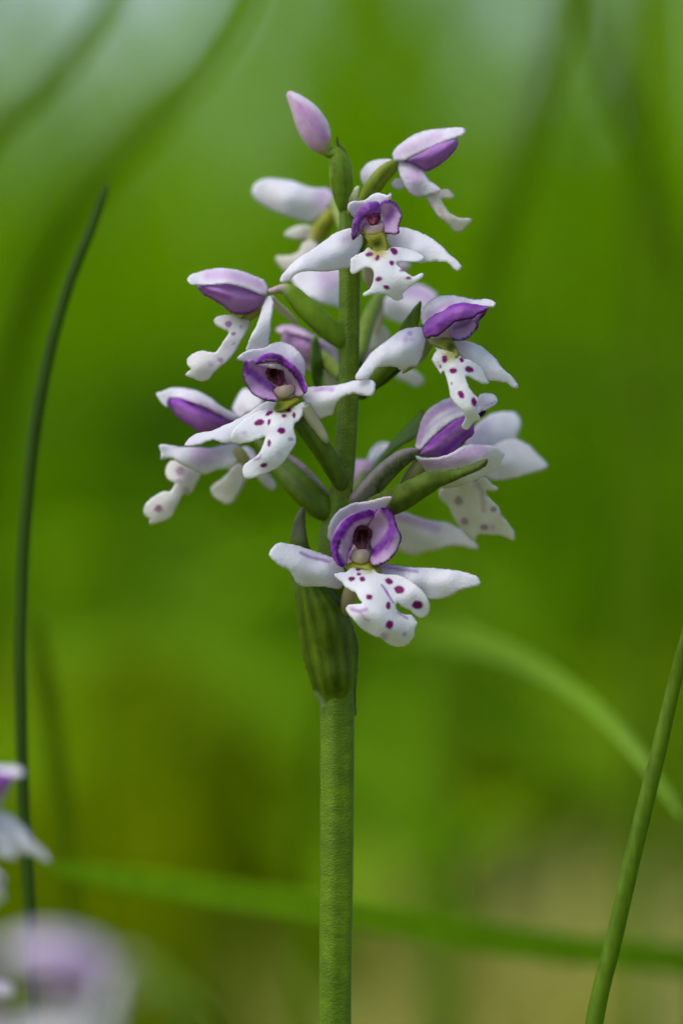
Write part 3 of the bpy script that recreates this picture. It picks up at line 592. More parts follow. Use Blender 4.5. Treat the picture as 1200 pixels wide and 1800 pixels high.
# ---- B: top side flower facing away to the side
f = flower(730, 310, -4)
tube(f, 'ovary', cA, [(440, 760, -4.6, 30), (520, 690, -4.2, 42), (570, 610, -4.0, 50), (630, 530, -4.0, 50), (685, 480, -4.2, 42), (725, 455, -4.4, 28)], base=(.16, .22, .014), ops=[('l', [(560, 660), (620, 560), (690, 480)], 14, (.08, .12, .008), .8, .8), ('n', 6, (.22, .28, .03), .4)], nseg=28, ribs=3, ribamp=.09)
sheet(f, 'lateral_sepal', cA, [(510, 535), (520, 490), (560, 452), (620, 432), (700, 434), (725, 450), (700, 520), (650, 570), (590, 590), (545, 602), (522, 570)], [(510, 535, -6.5), (620, 432, -6.5), (720, 450, -5.0), (600, 520, -6.0), (545, 600, -6.6)], ops=[('n', 9, PALE, .5)], step=4.5)
sheet(f, 'petal', cA, [(735, 445), (790, 420), (850, 390), (950, 345), (1060, 307), (1084, 330), (1072, 370), (1022, 430), (962, 475), (900, 504), (850, 482), (790, 460)],
      [(740, 445, -4.6), (900, 420, -3.6), (1084, 330, -3.6), (900, 503, -4.4), (1000, 400, -3.4)], base=(.42, .18, .58), thick=2.6, edge=20, step=3.6,
      ops=[('n', 9, LILAC, .7), ('l', [(800, 440), (940, 370), (1060, 325)], 20, LILAC, .6, .9), ('r', 9, PURP, .7), ('l', [(900, 500), (962, 472), (1022, 428), (1072, 368)], 12, PURP, .7, .7)])
sheet(f, 'dorsal_sepal', cA, [(697, 412), (710, 375), (760, 330), (820, 290), (900, 262), (1000, 250), (1100, 246), (1127, 264), (1112, 290), (1060, 312), (950, 357), (850, 402), (780, 437), (715, 447)],
      [(697, 412, -4.2), (820, 290, -4.4), (1000, 250, -4.2), (1127, 265, -3.4), (850, 340, -3.0), (1000, 310, -2.8), (780, 435, -3.6), (950, 357, -2.9)], ops=[('l', [(740, 400), (850, 345), (960, 310)], 50, PALE, .8, .9), ('n', 10, PALE, .4)], step=4)
sheet(f, 'lateral_sepal', cA, [(728, 450), (780, 446), (840, 465), (880, 500), (910, 550), (950, 580), (982, 612), (962, 634), (920, 641), (880, 651), (830, 652), (790, 625), (760, 580), (738, 530)],
      [(730, 450, -4.2), (860, 480, -4.2), (980, 612, -2.8), (830, 560, -3.0), (880, 651, -3.6), (760, 580, -3.8)], ops=[('b', 830, 530, 75, LILAC, .65), ('n', 9, PALE, .4)], step=4)
sheet(f, 'lateral_sepal', cA, [(690, 580), (720, 545), (760, 560), (770, 595), (740, 612), (705, 603)], [(690, 580, -5.5), (760, 580, -5)], step=4.5)
sheet(f, 'lip', cA, [(895, 655), (960, 625), (1010, 604), (1047, 625), (1060, 650), (1030, 666), (985, 666), (1000, 700), (1040, 750), (1090, 775), (1152, 777), (1162, 795), (1130, 832), (1090, 862), (1060, 857), (1020, 812), (970, 772), (930, 722)],
      [(900, 655, -4.2), (1058, 650, -3.8), (960, 720, -3.8), (1040, 790, -3.6), (1160, 790, -3.8), (1080, 860, -4.2)], base=(.80, .77, .70), step=4, ops=[('l', [(980, 720), (1010, 790)], 14, (.55, .38, .40), .5, .9), ('l', [(930, 690), (990, 770)], 10, (.55, .40, .45), .4, .9)])

# ---- C: pale flower seen from behind, beside the top of the stem
f = flower(520, 400, -14)
tube(f, 'ovary', cC, [(1040, 700, -7, 60), (1000, 560, -9, 70), (940, 420, -12, 66), (890, 300, -14, 40)], base=(.22, .30, .06), step=6)
tube(f, 'column', cC, [(880, 400, -14, 60), (800, 540, -14, 90), (720, 660, -14, 85), (650, 770, -14, 50)], base=(.24, .26, .02), step=6, ops=[('b', 800, 560, 90, (.12, .15, .005), .8), ('g', (760, 640), (650, 760), (.55, .48, .32), 0, .8)])
sheet(f, 'lateral_sepal', cC, [(72, 220), (100, 140), (160, 95), (250, 78), (380, 88), (500, 108), (620, 152), (720, 176), (820, 178), (895, 230), (885, 310), (840, 400), (760, 470), (680, 518), (600, 514), (500, 484), (350, 432), (230, 382), (130, 310)],
      [(75, 220, -15), (380, 88, -15.5), (820, 180, -14.5), (400, 260, -14), (680, 518, -15), (230, 382, -15), (840, 380, -14)], ops=[('b', 790, 290, 150, LILAC, .5), ('b', 250, 280, 160, (.72, .70, .72), .7)], step=5)
sheet(f, 'petal', cC, [(395, 645), (440, 590), (540, 550), (650, 550), (710, 600), (660, 690), (560, 704), (450, 684)], [(395, 645, -14.5), (560, 620, -13.5), (700, 600, -14)], step=5, base=(.74, .74, .68))
sheet(f, 'lip', cC, [(312, 905), (320, 858), (450, 848), (540, 808), (590, 720), (700, 690), (740, 780), (640, 880), (520, 980), (430, 1020), (370, 990)], [(315, 900, -13.5), (520, 880, -12.5), (700, 720, -13.5), (430, 1010, -13)], step=5, base=(.76, .74, .66))
sheet(f, 'lateral_sepal', cC, [(465, 1080), (500, 1000), (700, 940), (950, 960), (1010, 1100), (1030, 1280), (1010, 1380), (860, 1362), (700, 1302), (570, 1222)], [(470, 1080, -12), (700, 960, -13), (800, 1200, -11), (1010, 1380, -12), (1020, 1000, -13)], step=5, ops=[('b', 830, 1100, 170, LILAC, .5)])

# ---- E: side flower high on the spike
f = flower(410, 550, -3)
FE = f
tube(f, 'ovary', cE, [(1150, 590, -4.2, 40), (1110, 545, -3.8, 66), (1030, 475, -3.4, 80), (940, 390, -3.1, 80), (850, 305, -3.0, 74), (770, 220, -3.0, 58), (710, 190, -3.1, 36), (640, 205, -3.2, 24), (600, 215, -3.2, 20)], base=(.13, .235, .012), ops=[('g', (760, 215), (660, 195), (.50, .34, .42), 0, .85), ('l', [(760, 260), (920, 400), (1080, 540)], 60, (.19, .32, .02), .5, .9), ('l', [(700, 240), (820, 390), (960, 500)], 26, (.09, .15, .02), .7, .8), ('n', 7, (.17, .28, .02), .3)], nseg=30)
tube(f, 'spur', cE, [(620, 260, -4.0, 30), (680, 320, -4.6, 32), (740, 370, -5, 28), (800, 425, -5.4, 16), (812, 440, -5.5, 5)], base=(.62, .60, .46), mat=M['petal'])
tube(f, 'column', cE, [(540, 330, -3.6, 36), (480, 380, -3.4, 34), (420, 430, -3.2, 30), (360, 500, -3.0, 20)], base=(.36, .36, .06), mat=M['petal'], ops=[('b', 420, 420, 50, (.16, .18, .01), .8)])
sheet(f, 'petal', cE, [(108, 180), (150, 150), (230, 142), (330, 145), (430, 165), (530, 200), (585, 225), (572, 290), (532, 337), (470, 367), (410, 374), (342, 358), (300, 322), (230, 277), (150, 232)],
      [(108, 180, -3.4), (330, 240, -2.6), (580, 230, -3.4), (410, 372, -3.2)], base=(.52, .26, .64), thick=3.2, edge=26, step=3.2,
      ops=[('n', 10, LILAC, .8), ('l', [(150, 190), (240, 230), (340, 260)], 26, PURP, .5, .9), ('l', [(110, 186), (150, 228), (230, 272), (300, 318), (342, 353), (410, 368), (470, 362), (530, 333)], 18, PURP, .95, .6), ('l', [(200, 162), (330, 168), (480, 200)], 18, PALE, .6, .9), ('b', 520, 270, 70, (.55, .28, .58), .7)])
sheet(f, 'dorsal_sepal', cE, [(37, 120), (60, 93), (120, 70), (200, 50), (300, 43), (400, 58), (500, 94), (570, 125), (602, 165), (602, 212), (582, 236), (520, 218), (430, 183), (330, 160), (230, 162), (130, 167), (60, 157)],
      [(37, 120, -2.0), (200, 50, -3.4), (400, 58, -3.4), (602, 190, -3.2), (130, 165, -1.8), (330, 160, -.7), (520, 218, -1.6), (330, 105, -1.6)], ops=[('l', [(180, 105), (330, 100), (480, 140), (570, 190)], 60, (.66, .44, .70), .75, .9), ('n', 9, PALE, .4)])
sheet(f, 'lateral_sepal', cE, [(598, 245), (630, 243), (646, 290), (637, 370), (628, 420), (621, 500), (607, 577), (580, 640), (520, 650), (452, 630), (460, 580), (490, 510), (530, 430), (560, 330), (580, 270)],
      [(615, 245, -2.6), (646, 300, -2.0), (560, 330, -1.8), (580, 430, -.9), (460, 600, -.9), (600, 580, -1.6), (520, 560, -.5), (520, 650, -1.6)], ops=[('g', (615, 260), (590, 350), PALE, .25, 0)])
sheet(f, 'lip', cE, [(425, 400), (470, 398), (483, 440), (452, 500), (412, 560), (382, 620), (330, 692), (260, 747), (215, 792), (180, 837), (130, 842), (70, 817), (23, 801), (40, 772), (62, 758), (34, 720), (40, 680), (80, 645), (150, 627), (228, 640), (258, 608), (290, 560), (325, 500), (290, 476), (240, 450), (223, 420), (240, 390), (300, 374), (370, 378)],
      [(225, 420, -2.4), (340, 420, -2.2), (470, 410, -3.2), (350, 560, -2.0), (250, 690, -1.8), (40, 690, -2.8), (130, 840, -2.4), (100, 740, -1.8), (25, 800, -2.8)], base=(.84, .82, .84), step=3.2, thick=.2,
      ops=[('g', (440, 400), (380, 480), (.50, .46, .20), .7, 0)] + spots([(325, 442, 22, 26, 0, .7), (268, 690, 20, 16, 30, .5), (358, 578, 16, 10, -40, .35), (360, 510, 18, 12, 0, .8)], (.28, .04, .30)) + [('b', 200, 720, 30, LILAC, .45), ('b', 310, 590, 40, PALE, .5), ('b', 180, 770, 40, PALE, .4), ('b', 410, 460, 16, MAROON, .6)])

# ---- H: low side flower
f = flower(350, 790, -8)
tube(f, 'ovary', c3, [(520, 920, -4.4, 60), (420, 860, -4.0, 100), (320, 760, -4.2, 112), (220, 660, -5.0, 108), (120, 560, -6.2, 90), (20, 440, -7.5, 60), (-80, 330, -8.4, 36)], base=(.07, .13, .008), ops=[('n', 8, (.10, .18, .012), .5), ('l', [(120, 560), (300, 740), (420, 860)], 50, (.05, .095, .008), .6, .9)], nseg=28, ribs=3, ribamp=.06)
tube(f, 'bract', c3, [(492, 880, -5.2, 30), (470, 790, -5.4, 34), (390, 670, -5.6, 30), (290, 560, -6.0, 30), (200, 480, -6.6, 24), (130, 420, -7, 8)], base=(.24, .20, .24), ops=[('n', 5, (.16, .17, .10), .6), ('b', 480, 800, 60, (.42, .34, .42), .7)], mat=M['bract'], flat=.4)
tube(f, 'column', cH, [(640, 470, -8.5, 34), (610, 430, -8.2, 36), (590, 390, -8, 30)], base=(.50, .50, .26), step=6, mat=M['petal'])
sheet(f, 'petal', cH, [(183, 130), (195, 98), (250, 88), (330, 108), (420, 138), (510, 182), (572, 225), (532, 272), (450, 302), (370, 300), (320, 267), (250, 222), (213, 180)],
      [(183, 120, -7.6), (370, 200, -7.2), (572, 225, -8)], base=(.44, .15, .64), thick=3.0, edge=24, step=4.5, ops=[('l', [(200, 120), (260, 115), (330, 130)], 34, (.30, .03, .55), .8, .8), ('l', [(230, 170), (340, 220), (450, 270)], 30, LILAC, .6, .9), ('n', 10, LILAC, .4), ('r', 8, DEEP, .5)])
sheet(f, 'dorsal_sepal', cH, [(112, 72), (140, 63), (200, 40), (280, 38), (360, 57), (430, 93), (500, 148), (560, 183), (594, 212), (560, 232), (480, 192), (400, 152), (320, 122), (240, 100), (192, 108), (182, 152), (150, 132)],
      [(115, 75, -6.6), (280, 38, -8.0), (594, 212, -8), (182, 150, -6.4), (320, 122, -5.6), (480, 192, -6.0), (400, 100, -6.8)], step=4.5, ops=[('l', [(300, 100), (440, 160), (560, 220)], 30, PALE, .7, .9)])
sheet(f, 'lateral_sepal', cH, [(562, 165), (590, 90), (630, 42), (680, 58), (745, 110), (705, 162), (640, 198), (600, 218)], [(562, 160, -10), (660, 60, -10.5), (740, 110, -9.5), (600, 210, -9)], step=5, ops=[('b', 620, 170, 50, (.5, .48, .5), .5)])
sheet(f, 'lateral_sepal', cH, [(132, 375), (160, 369), (240, 382), (330, 385), (430, 390), (520, 368), (592, 366), (605, 420), (595, 480), (540, 512), (470, 522), (400, 547), (330, 522), (250, 482), (210, 452), (150, 460), (137, 447), (145, 420)],
      [(132, 380, -5.4), (240, 382, -6.4), (520, 368, -8.6), (600, 430, -8.4), (400, 460, -6.6), (400, 545, -7.2), (150, 455, -5.6), (250, 430, -5.6)], step=4.5, ops=[('b', 380, 430, 100, LILAC, .5), ('b', 470, 440, 60, PALE, .6)])
sheet(f, 'lateral_sepal', cH, [(560, 500), (630, 478), (664, 540), (622, 620), (572, 704), (520, 724), (450, 674), (437, 620), (500, 572), (540, 532)], [(600, 490, -10), (540, 610, -9.5), (450, 660, -10.5)], step=5, base=(.78, .77, .72))
sheet(f, 'lateral_sepal', cH, [(620, 390), (680, 400), (720, 470), (770, 540), (812, 595), (815, 628), (780, 637), (730, 592), (670, 500)], [(630, 400, -10.5), (720, 520, -10), (800, 620, -11)], step=5, ops=[('n', 9, PALE, .6)])
sheet(f, 'lip', cH, [(167, 530), (188, 480), (220, 463), (300, 500), (374, 540), (352, 602), (312, 662), (272, 668), (252, 702), (212, 782), (182, 812), (120, 832), (78, 842), (75, 812), (43, 782), (48, 730), (90, 685), (150, 648), (198, 643), (223, 600), (188, 582)],
      [(167, 530, -7.2), (300, 510, -7.2), (260, 590, -6.4), (210, 700, -6.2), (50, 760, -7), (80, 840, -7), (130, 740, -6.2), (310, 660, -7.2)], base=(.80, .78, .76), step=4, thick=.2, ops=spots([(255, 530, 24, 26, 0, .55), (132, 746, 24, 20, 0, .8), (250, 590, 20, 14, 0, .4), (290, 640, 20, 18, 0, .35)], (.24, .03, .18)) + [('b', 290, 560, 50, PALE, .4)])

# ---- I: low side flower behind its long bract
f = flower(790, 800, -4)
tube(f, 'ovary', cI, [(-10, 740, -4.4, 44), (50, 670, -3.8, 56), (150, 570, -3.2, 62), (250, 470, -3.0, 58), (340, 405, -3.0, 46), (420, 385, -3.2, 30)], base=(.10, .11, .05), ops=[('l', [(40, 640), (160, 490), (280, 390), (400, 350)], 42, (.30, .24, .30), .75, .8), ('l', [(180, 600), (260, 500), (390, 410)], 40, (.035, .06, .006), .8, .7), ('l', [(60, 690), (150, 600)], 30, (.24, .22, .22), .6, .8), ('n', 4, (.22, .22, .14), .45)], nseg=30, ribs=3, ribamp=.08)
tube(f, 'spur', cI, [(440, 440, -3.6, 40), (400, 490, -3.8, 44), (350, 550, -4.2, 36), (300, 610, -4.5, 14)], base=(.36, .38, .14), mat=M['petal'])
sheet(f, 'lateral_sepal', cI, [(690, 330), (750, 230), (815, 175), (870, 150), (980, 149), (1018, 205), (1005, 265), (970, 330), (880, 380), (780, 400)], [(700, 330, -8), (870, 150, -12), (1015, 210, -12), (880, 280, -10.5), (900, 360, -11)], step=5, ops=[('g', (760, 300), (900, 250), PALE, .6, .0)])
sheet(f, 'petal', cI, [(830, 370), (900, 320), (980, 305), (1060, 338), (1120, 398), (1175, 457), (1150, 487), (1050, 517), (960, 542), (860, 550), (800, 520), (820, 440)], [(830, 380, -8.5), (980, 305, -11), (1172, 457, -10.5), (960, 430, -8.6), (860, 545, -9)], step=5, base=(.80, .79, .80))
sheet(f, 'petal', cI, [(415, 388), (470, 325), (540, 245), (620, 185), (692, 160), (732, 215), (744, 250), (736, 282), (692, 322), (667, 347), (600, 397), (530, 410), (440, 408)],
      [(415, 390, -3.2), (570, 300, -2.6), (744, 250, -2.6), (600, 395, -3.0)], base=(.40, .14, .56), thick=2.8, edge=22, step=3.2, ops=[('n', 9, LILAC, .5), ('l', [(470, 345), (580, 260), (690, 185)], 22, PURP, .7, .8), ('l', [(690, 170), (740, 240), (735, 280), (690, 318), (664, 346)], 18, PURP, .95, .6), ('l', [(560, 390), (680, 280), (730, 250)], 26, PURP, .6, .9), ('r', 6, DEEP, .5)])
sheet(f, 'dorsal_sepal', cI, [(398, 362), (408, 290), (428, 210), (460, 148), (520, 98), (590, 66), (660, 55), (740, 70), (790, 100), (780, 150), (720, 165), (690, 172), (620, 200), (540, 258), (480, 318), (425, 372)],
      [(398, 360, -3.2), (428, 210, -3.8), (590, 66, -3.8), (780, 110, -2.2), (560, 160, -2.0), (620, 200, -1.4), (480, 318, -2.2), (720, 165, -1.4)], step=3.2, ops=[('n', 8, PALE, .5), ('l', [(420, 320), (455, 220), (530, 140), (650, 95)], 44, (.54, .32, .62), .8, .7), ('l', [(440, 300), (520, 210), (640, 140)], 18, (.45, .25, .52), .3, .9), ('r', 6, PALE, .4)])
sheet(f, 'dorsal_sepal_tip', cI, [(740, 150), (765, 60), (800, 38), (852, 41), (880, 75), (872, 102), (830, 127), (790, 143)], [(745, 145, -2.6), (800, 40, -2.8), (880, 80, -1.6), (810, 90, -1.6)], step=3.2, ops=[('b', 790, 90, 50, PALE, .6), ('l', [(810, 115), (875, 88)], 9, PURP, .55, .8)])
sheet(f, 'petal_tip', cI, [(735, 160), (770, 145), (812, 140), (806, 162), (780, 178), (745, 185)], [(740, 165, -2.6), (800, 150, -2.2)], base=DEEP, step=3)
sheet(f, 'lateral_sepal', cI, [(395, 402), (450, 416), (530, 412), (600, 392), (660, 356), (710, 337), (790, 337), (860, 349), (900, 374), (924, 395), (905, 430), (862, 492), (800, 522), (740, 552), (650, 584), (560, 596), (515, 565), (468, 515), (430, 460)],
      [(395, 402, -2.6), (530, 412, -1.4), (710, 337, -1.2), (924, 395, -1.4), (660, 430, -.6), (800, 420, -.6), (560, 590, -4), (740, 552, -3.4), (470, 510, -3.6), (880, 460, -2.2)], step=3.2, ops=[('l', [(450, 450), (570, 445), (690, 400), (780, 370)], 76, (.60, .38, .64), .75, .7), ('g', (640, 470), (600, 580), (.66, .64, .52), 0, .7), ('l', [(420, 408), (530, 414), (610, 394), (680, 352)], 12, WHITE, .9, .6)])
sheet(f, 'lip', cI, [(540, 605), (620, 568), (740, 555), (800, 528), (850, 570), (885, 597), (860, 611), (812, 609), (832, 650), (882, 700), (912, 760), (952, 810), (978, 850), (974, 902), (900, 872), (850, 872), (772, 866), (740, 905), (680, 852), (620, 762), (590, 702), (550, 662)],
      [(540, 610, -7), (740, 560, -4.5), (885, 597, -4.6), (700, 700, -6.2), (974, 890, -6), (740, 900, -8), (880, 780, -5.4), (600, 740, -8)], base=(.78, .77, .70), step=3.6, thick=.2, ops=spots([(655, 665, 24, 28, 0, .5), (690, 785, 24, 22, 0, .55), (806, 820, 24, 18, 0, .6), (860, 717, 18, 16, 0, .6), (902, 745, 8, 12, 0, .6)], (.24, .06, .20)) + [('l', [(760, 560), (790, 620), (800, 720)], 26, (.45, .32, .40), .5, .9), ('b', 855, 820, 22, LILAC, .5)])
sheet(f, 'lateral_sepal', cI, [(270, 760), (340, 735), (430, 768), (520, 788), (600, 800), (680, 848), (740, 900), (768, 945), (740, 955), (640, 932), (540, 952), (450, 972), (400, 990), (330, 975), (280, 920)], [(280, 780, -9), (600, 800, -10.5), (768, 945, -9.5), (480, 880, -9), (400, 985, -10)], step=5, base=(.78, .76, .74), ops=[('l', [(300, 760), (400, 790), (520, 830)], 50, LILAC, .6, .9)])
sheet(orchid, 'bract', cI, [(-5, 800), (60, 700), (150, 640), (240, 600), (330, 560), (430, 515), (540, 490), (640, 480), (720, 455), (800, 424), (824, 430), (815, 460), (770, 490), (700, 521), (620, 556), (540, 592), (460, 642), (380, 702), (290, 748), (200, 780), (80, 830)],
      [(-5, 800, -3.4), (100, 680, -2.2), (80, 830, -3.0), (240, 600, -1.0), (290, 745, -1.4), (300, 660, .2), (430, 515, .2), (460, 640, .2), (450, 575, 1.4), (640, 480, .8), (620, 556, .6), (640, 515, 1.6), (824, 432, 1.4)], base=(.075, .125, .010), mat=M['bract'], thick=.5, step=3.2,
      ops=[('r', 12, (.12, .19, .018), .55), ('l', [(240, 690), (450, 575), (640, 515), (810, 440)], 18, (.11, .175, .015), .6, .8), ('n', 5, (.05, .09, .008), .5), ('g', (640, 510), (820, 435), (.09, .10, .035), 0, .7)])
sheet(orchid, 'bract', cI, [(180, 420), (260, 320), (330, 248), (395, 180), (446, 132), (440, 200), (410, 290), (340, 335), (250, 400), (150, 520), (60, 640), (40, 620)], [(40, 630, -7), (260, 330, -10), (440, 140, -10), (330, 300, -9)], base=(.07, .13, .008), mat=M['bract'], step=5)

# ---- flowers behind the stem
f = flower(545, 620, -12)
tube(f, 'ovary', cK, [(500, 820, -6, 50), (440, 760, -8, 56), (380, 700, -10, 50), (330, 620, -12, 30)], base=(.14, .20, .03), step=6)
sheet(f, 'petal', cK, [(60, 560), (80, 500), (150, 480), (230, 500), (300, 545), (380, 590), (430, 640), (440, 720), (350, 730), (250, 712), (150, 640), (90, 600)], [(60, 550, -13), (250, 600, -11.5), (440, 700, -13)], base=(.60, .38, .68), thick=2.5, edge=22, step=5, ops=[('n', 12, LILAC, .7), ('b', 400, 660, 60, PALE, .6)])
sheet(f, 'dorsal_sepal', cK, [(18, 480), (60, 447), (150, 447), (230, 478), (300, 528), (380, 568), (445, 620), (464, 700), (445, 740), (420, 690), (360, 620), (280, 560), (190, 520), (100, 500), (60, 510)], [(18, 480, -11.5), (150, 450, -12.5), (380, 570, -12.5), (460, 720, -12), (250, 530, -10.4)], base=(.70, .54, .72), step=5)
sheet(f, 'lip', cK, [(350, 720), (450, 730), (470, 800), (450, 880), (380, 880), (340, 800), (200, 760), (210, 700)], [(210, 720, -13), (400, 800, -13), (450, 860, -13)], base=(.62, .60, .48), step=5)
sheet(orchid, 'bract', cK, [(268, 560), (295, 525), (320, 555), (342, 640), (354, 760), (340, 860), (318, 900), (285, 860), (266, 780), (262, 660)], [(290, 530, -9), (300, 700, -8.4), (340, 760, -9), (318, 890, -8.5)], base=(.09, .17, .012), mat=M['bract'], step=4)

f = flower(700, 570, -15)
tube(f, 'ovary', cK, [(600, 720, -5, 30), (625, 600, -7, 48), (650, 480, -9, 54), (690, 360, -11, 52), (740, 260, -13, 40), (780, 200, -15, 24)], base=(.15, .23, .025), step=6)
tube(f, 'spur', cK, [(745, 220, -14, 36), (745, 330, -14, 36), (735, 440, -14, 30), (720, 520, -14, 14)], base=(.56, .52, .40), step=6, mat=M['petal'])
sheet(f, 'lateral_sepal', cK, [(800, 240), (900, 195), (1000, 155), (1080, 178), (1155, 240), (1105, 325), (985, 425), (880, 428), (790, 385), (770, 310)], [(800, 250, -16), (1000, 160, -17), (1150, 240, -16), (950, 320, -15), (880, 425, -16)], step=5, ops=[('l', [(880, 210), (1000, 210), (1100, 260)], 90, LILAC, .6, .9)])
sheet(f, 'petal', cK, [(870, 60), (880, 10), (920, -5), (962, 15), (950, 50), (900, 75)], [(880, 20, -16), (950, 40, -16)], step=5, base=(.70, .58, .74))
sheet(f, 'lip', cK, [(615, 570), (655, 470), (740, 436), (810, 490), (815, 580), (710, 625), (640, 610)], [(620, 570, -15), (740, 520, -14.4), (810, 560, -15)], base=(.74, .72, .66), step=5)
sheet(f, 'lip_lobe', cK, [(780, 640), (850, 760), (950, 748), (1042, 800), (1054, 850), (1000, 884), (920, 845), (840, 800), (740, 700)], [(780, 660, -15), (920, 800, -15.5), (1050, 850, -16)], base=(.78, .77, .74), step=5)
sheet(f, 'petal', cK, [(596, 650), (650, 622), (700, 640), (690, 700), (630, 740), (590, 720)], [(600, 660, -15), (690, 680, -15)], base=(.62, .42, .66), step=5)

f = flower(650, 830, -13)
tube(f, 'ovary', c3, [(600, 880, -6, 50), (660, 800, -8, 60), (720, 700, -10, 54), (760, 600, -12, 34)], base=(.12, .18, .02), step=6)
sheet(f, 'dorsal_sepal', c3, [(600, 520), (690, 482), (800, 484), (846, 530), (810, 630), (725, 730), (670, 780), (620, 700)], [(620, 540, -13.5), (740, 580, -12), (680, 760, -13)], base=(.62, .46, .68), step=5, ops=[('b', 760, 520, 60, PALE, .6)])
sheet(f, 'lateral_sepal', c3, [(780, 500), (815, 400), (880, 348), (965, 356), (990, 400), (910, 465), (840, 500)], [(790, 490, -14), (900, 380, -17), (980, 400, -16)], step=5)

# ---- clasping bract under the lowest flower
sheet(orchid, 'bract', c4, [(180, 128), (200, 165), (200, 230), (210, 330), (232, 430), (300, 560), (380, 700), (425, 780), (475, 870), (540, 990), (585, 1110), (599, 1200), (592, 1350), (582, 1500), (580, 1620), (572, 1710), (440, 1730), (325, 1700), (310, 1620), (268, 1530), (220, 1400), (178, 1250), (148, 1050), (123, 850), (106, 700), (95, 560), (88, 400), (98, 320), (115, 230), (150, 160)],
      [(180, 130, -1.4), (90, 400, -2.4), (225, 430, -2.2), (150, 400, -1.6), (110, 700, -3.0), (240, 700, -1.0), (420, 790, -2.8), (150, 1050, -3.2), (340, 1050, -1.0), (560, 1050, -3.6), (220, 1400, -3.6), (420, 1400, -1.7), (597, 1250, -4.2), (590, 1400, -4.2), (310, 1650, -4.2), (440, 1690, -3.0), (575, 1650, -4.2), (340, 850, -1.0)],
      base=(.075, .135, .004), mat=M['bract'], thick=.55, edge=6, step=3.4, ripple=.05,
      ops=[('n', 9, (.10, .17, .012), .5)] + [('l', [(160 + i * 22, 620 + i * 20), (200 + i * 40, 1000), (270 + i * 38, 1350), (345 + i * 24, 1690)], 15, (.12, .21, .008) if i % 2 else (.03, .065, .002), .65, .9) for i in range(9)] +
      [('g', (150, 500), (160, 280), (.11, .10, .085), 0, .85), ('n', 2.6, (.13, .18, .03), .2), ('r', 8, (.13, .19, .03), .5), ('l', [(460, 1500), (420, 1440), (370, 1200)], 40, (.04, .075, .005), .6, .9), ('g', (440, 1450), (440, 1720), (.095, .18, .003), 0, .85), ('l', [(290, 1520), (330, 1580), (345, 1640)], 30, (.35, .42, .30), .5, .9)])  # last pale stroke is a slight white glint painted near the bract foot

# ------------------------------------------------------------------ neighbouring orchids
def copy_tree(o, parent):
    c = o.copy(); COL.objects.link(c); c.parent = parent
    for ch in o.children: copy_tree(ch, c)
    return c

def neighbour(name, base_px, dd, items, label):
    b = P(base_px, 900, dd)
    t = empty(name, (b[0], b[1], 0))
    tag(t, label, 'orchid')
    top = min(q[2] for q in items) - 40
    bot = 900 + ZC / (S * (D - dd) / D) + 20
    tube(t, 'stem', FULL, [(base_px, bot, dd, 26), (base_px, (bot + top) / 2, dd, 22), (base_px - 6, top + 60, dd, 15), (base_px - 8, top, dd, 5)], base=(.09, .16, .01), mat=M['stem'], step=20)
    for src, x, y, rz, ry in items:
        c = copy_tree(src, t)
        c.location = (P(x, y, dd) - b * np.array([1, 1, 0])).tolist()
        c.rotation_euler = (0, ry, rz)
    return t
neighbour('orchid', -160, 30, [(FF, -55, 1418, 0, 0), (FJ, -190, 1660, 0, 0), (FG, -300, 1480, 0, 0)], 'slightly blurred orchid with only white and purple flower tips showing beside the cut stalk')
neighbour('orchid', -40, 95, [(FE, 110, 1745, 0, 0), (FJ, -90, 1740, 0, 0), (FF, 90, 1900, .3, .1)], 'heavily blurred pale lilac orchid standing in front of the cut grass stalk')

# ------------------------------------------------------------------ single grass blades and stalks
def stalk(name, pts, base, label, flat=.8, group=None, mat='blade', keel=0.0, ops=(), cat='grass'):
    base_pt = P(*pts[-1][:3])
    t = tube(None, name, FULL, pts, base=base, mat=M[mat], flat=flat, nseg=14, step=12, keel=keel, ops=ops)
    off = Vector((base_pt[0], base_pt[1], 0))
    t.data.transform(__import__('mathutils').Matrix.Translation(-off)); t.location = off
    return tag(t, label, cat, group, 'thing')

def gpx(d): return 900 + (ZC + 3) / (S * (D - d) / D)     # row where depth d meets the ground

GB = (.055, .125, .006)
stalk('grass_stalk', [(189, 322, -17, 3), (182, 345, -17, 7), (160, 405, -17, 8.5), (122, 500, -17, 9.5), (88, 620, -17, 10.5), (62, 760, -17, 11), (47, 900, -17, 11), (39, 1050, -17, 11), (37, 1200, -17, 11), (41, 1400, -17, 11.5), (50, 1550, -17, 12), (60, 1750, -17, 12), (80, 2200, -17, 13), (90, gpx(-17), -17, 14)], (.04, .095, .004), 'tall thin green grass stalk curving to a cut tip beside the orchid')
stalk('grass_stalk', [(1235, 960, -1, 9), (1222, 1040, -1, 10), (1208, 1110, -1.5, 11), (1185, 1200, -2, 12), (1158, 1315, -2, 13.5), (1131, 1425, -2, 14.5), (1107, 1525, -2, 15), (1076, 1660, -2, 15.5), (1042, 1810, -2, 16), (990, 2200, -2, 18), (950, gpx(-2), -2, 20)], (.12, .23, .003), 'sharp leaning green grass stalk with a painted highlight along it', ops=[('l', [(1178, 1200), (1150, 1315), (1124, 1425), (1100, 1525), (1068, 1660), (1034, 1810)], 8, (.15, .25, .02), .7, .8), ('n', 9, (.06, .13, .005), .4)])  # lighter stroke is the groove highlight, painted into the colour
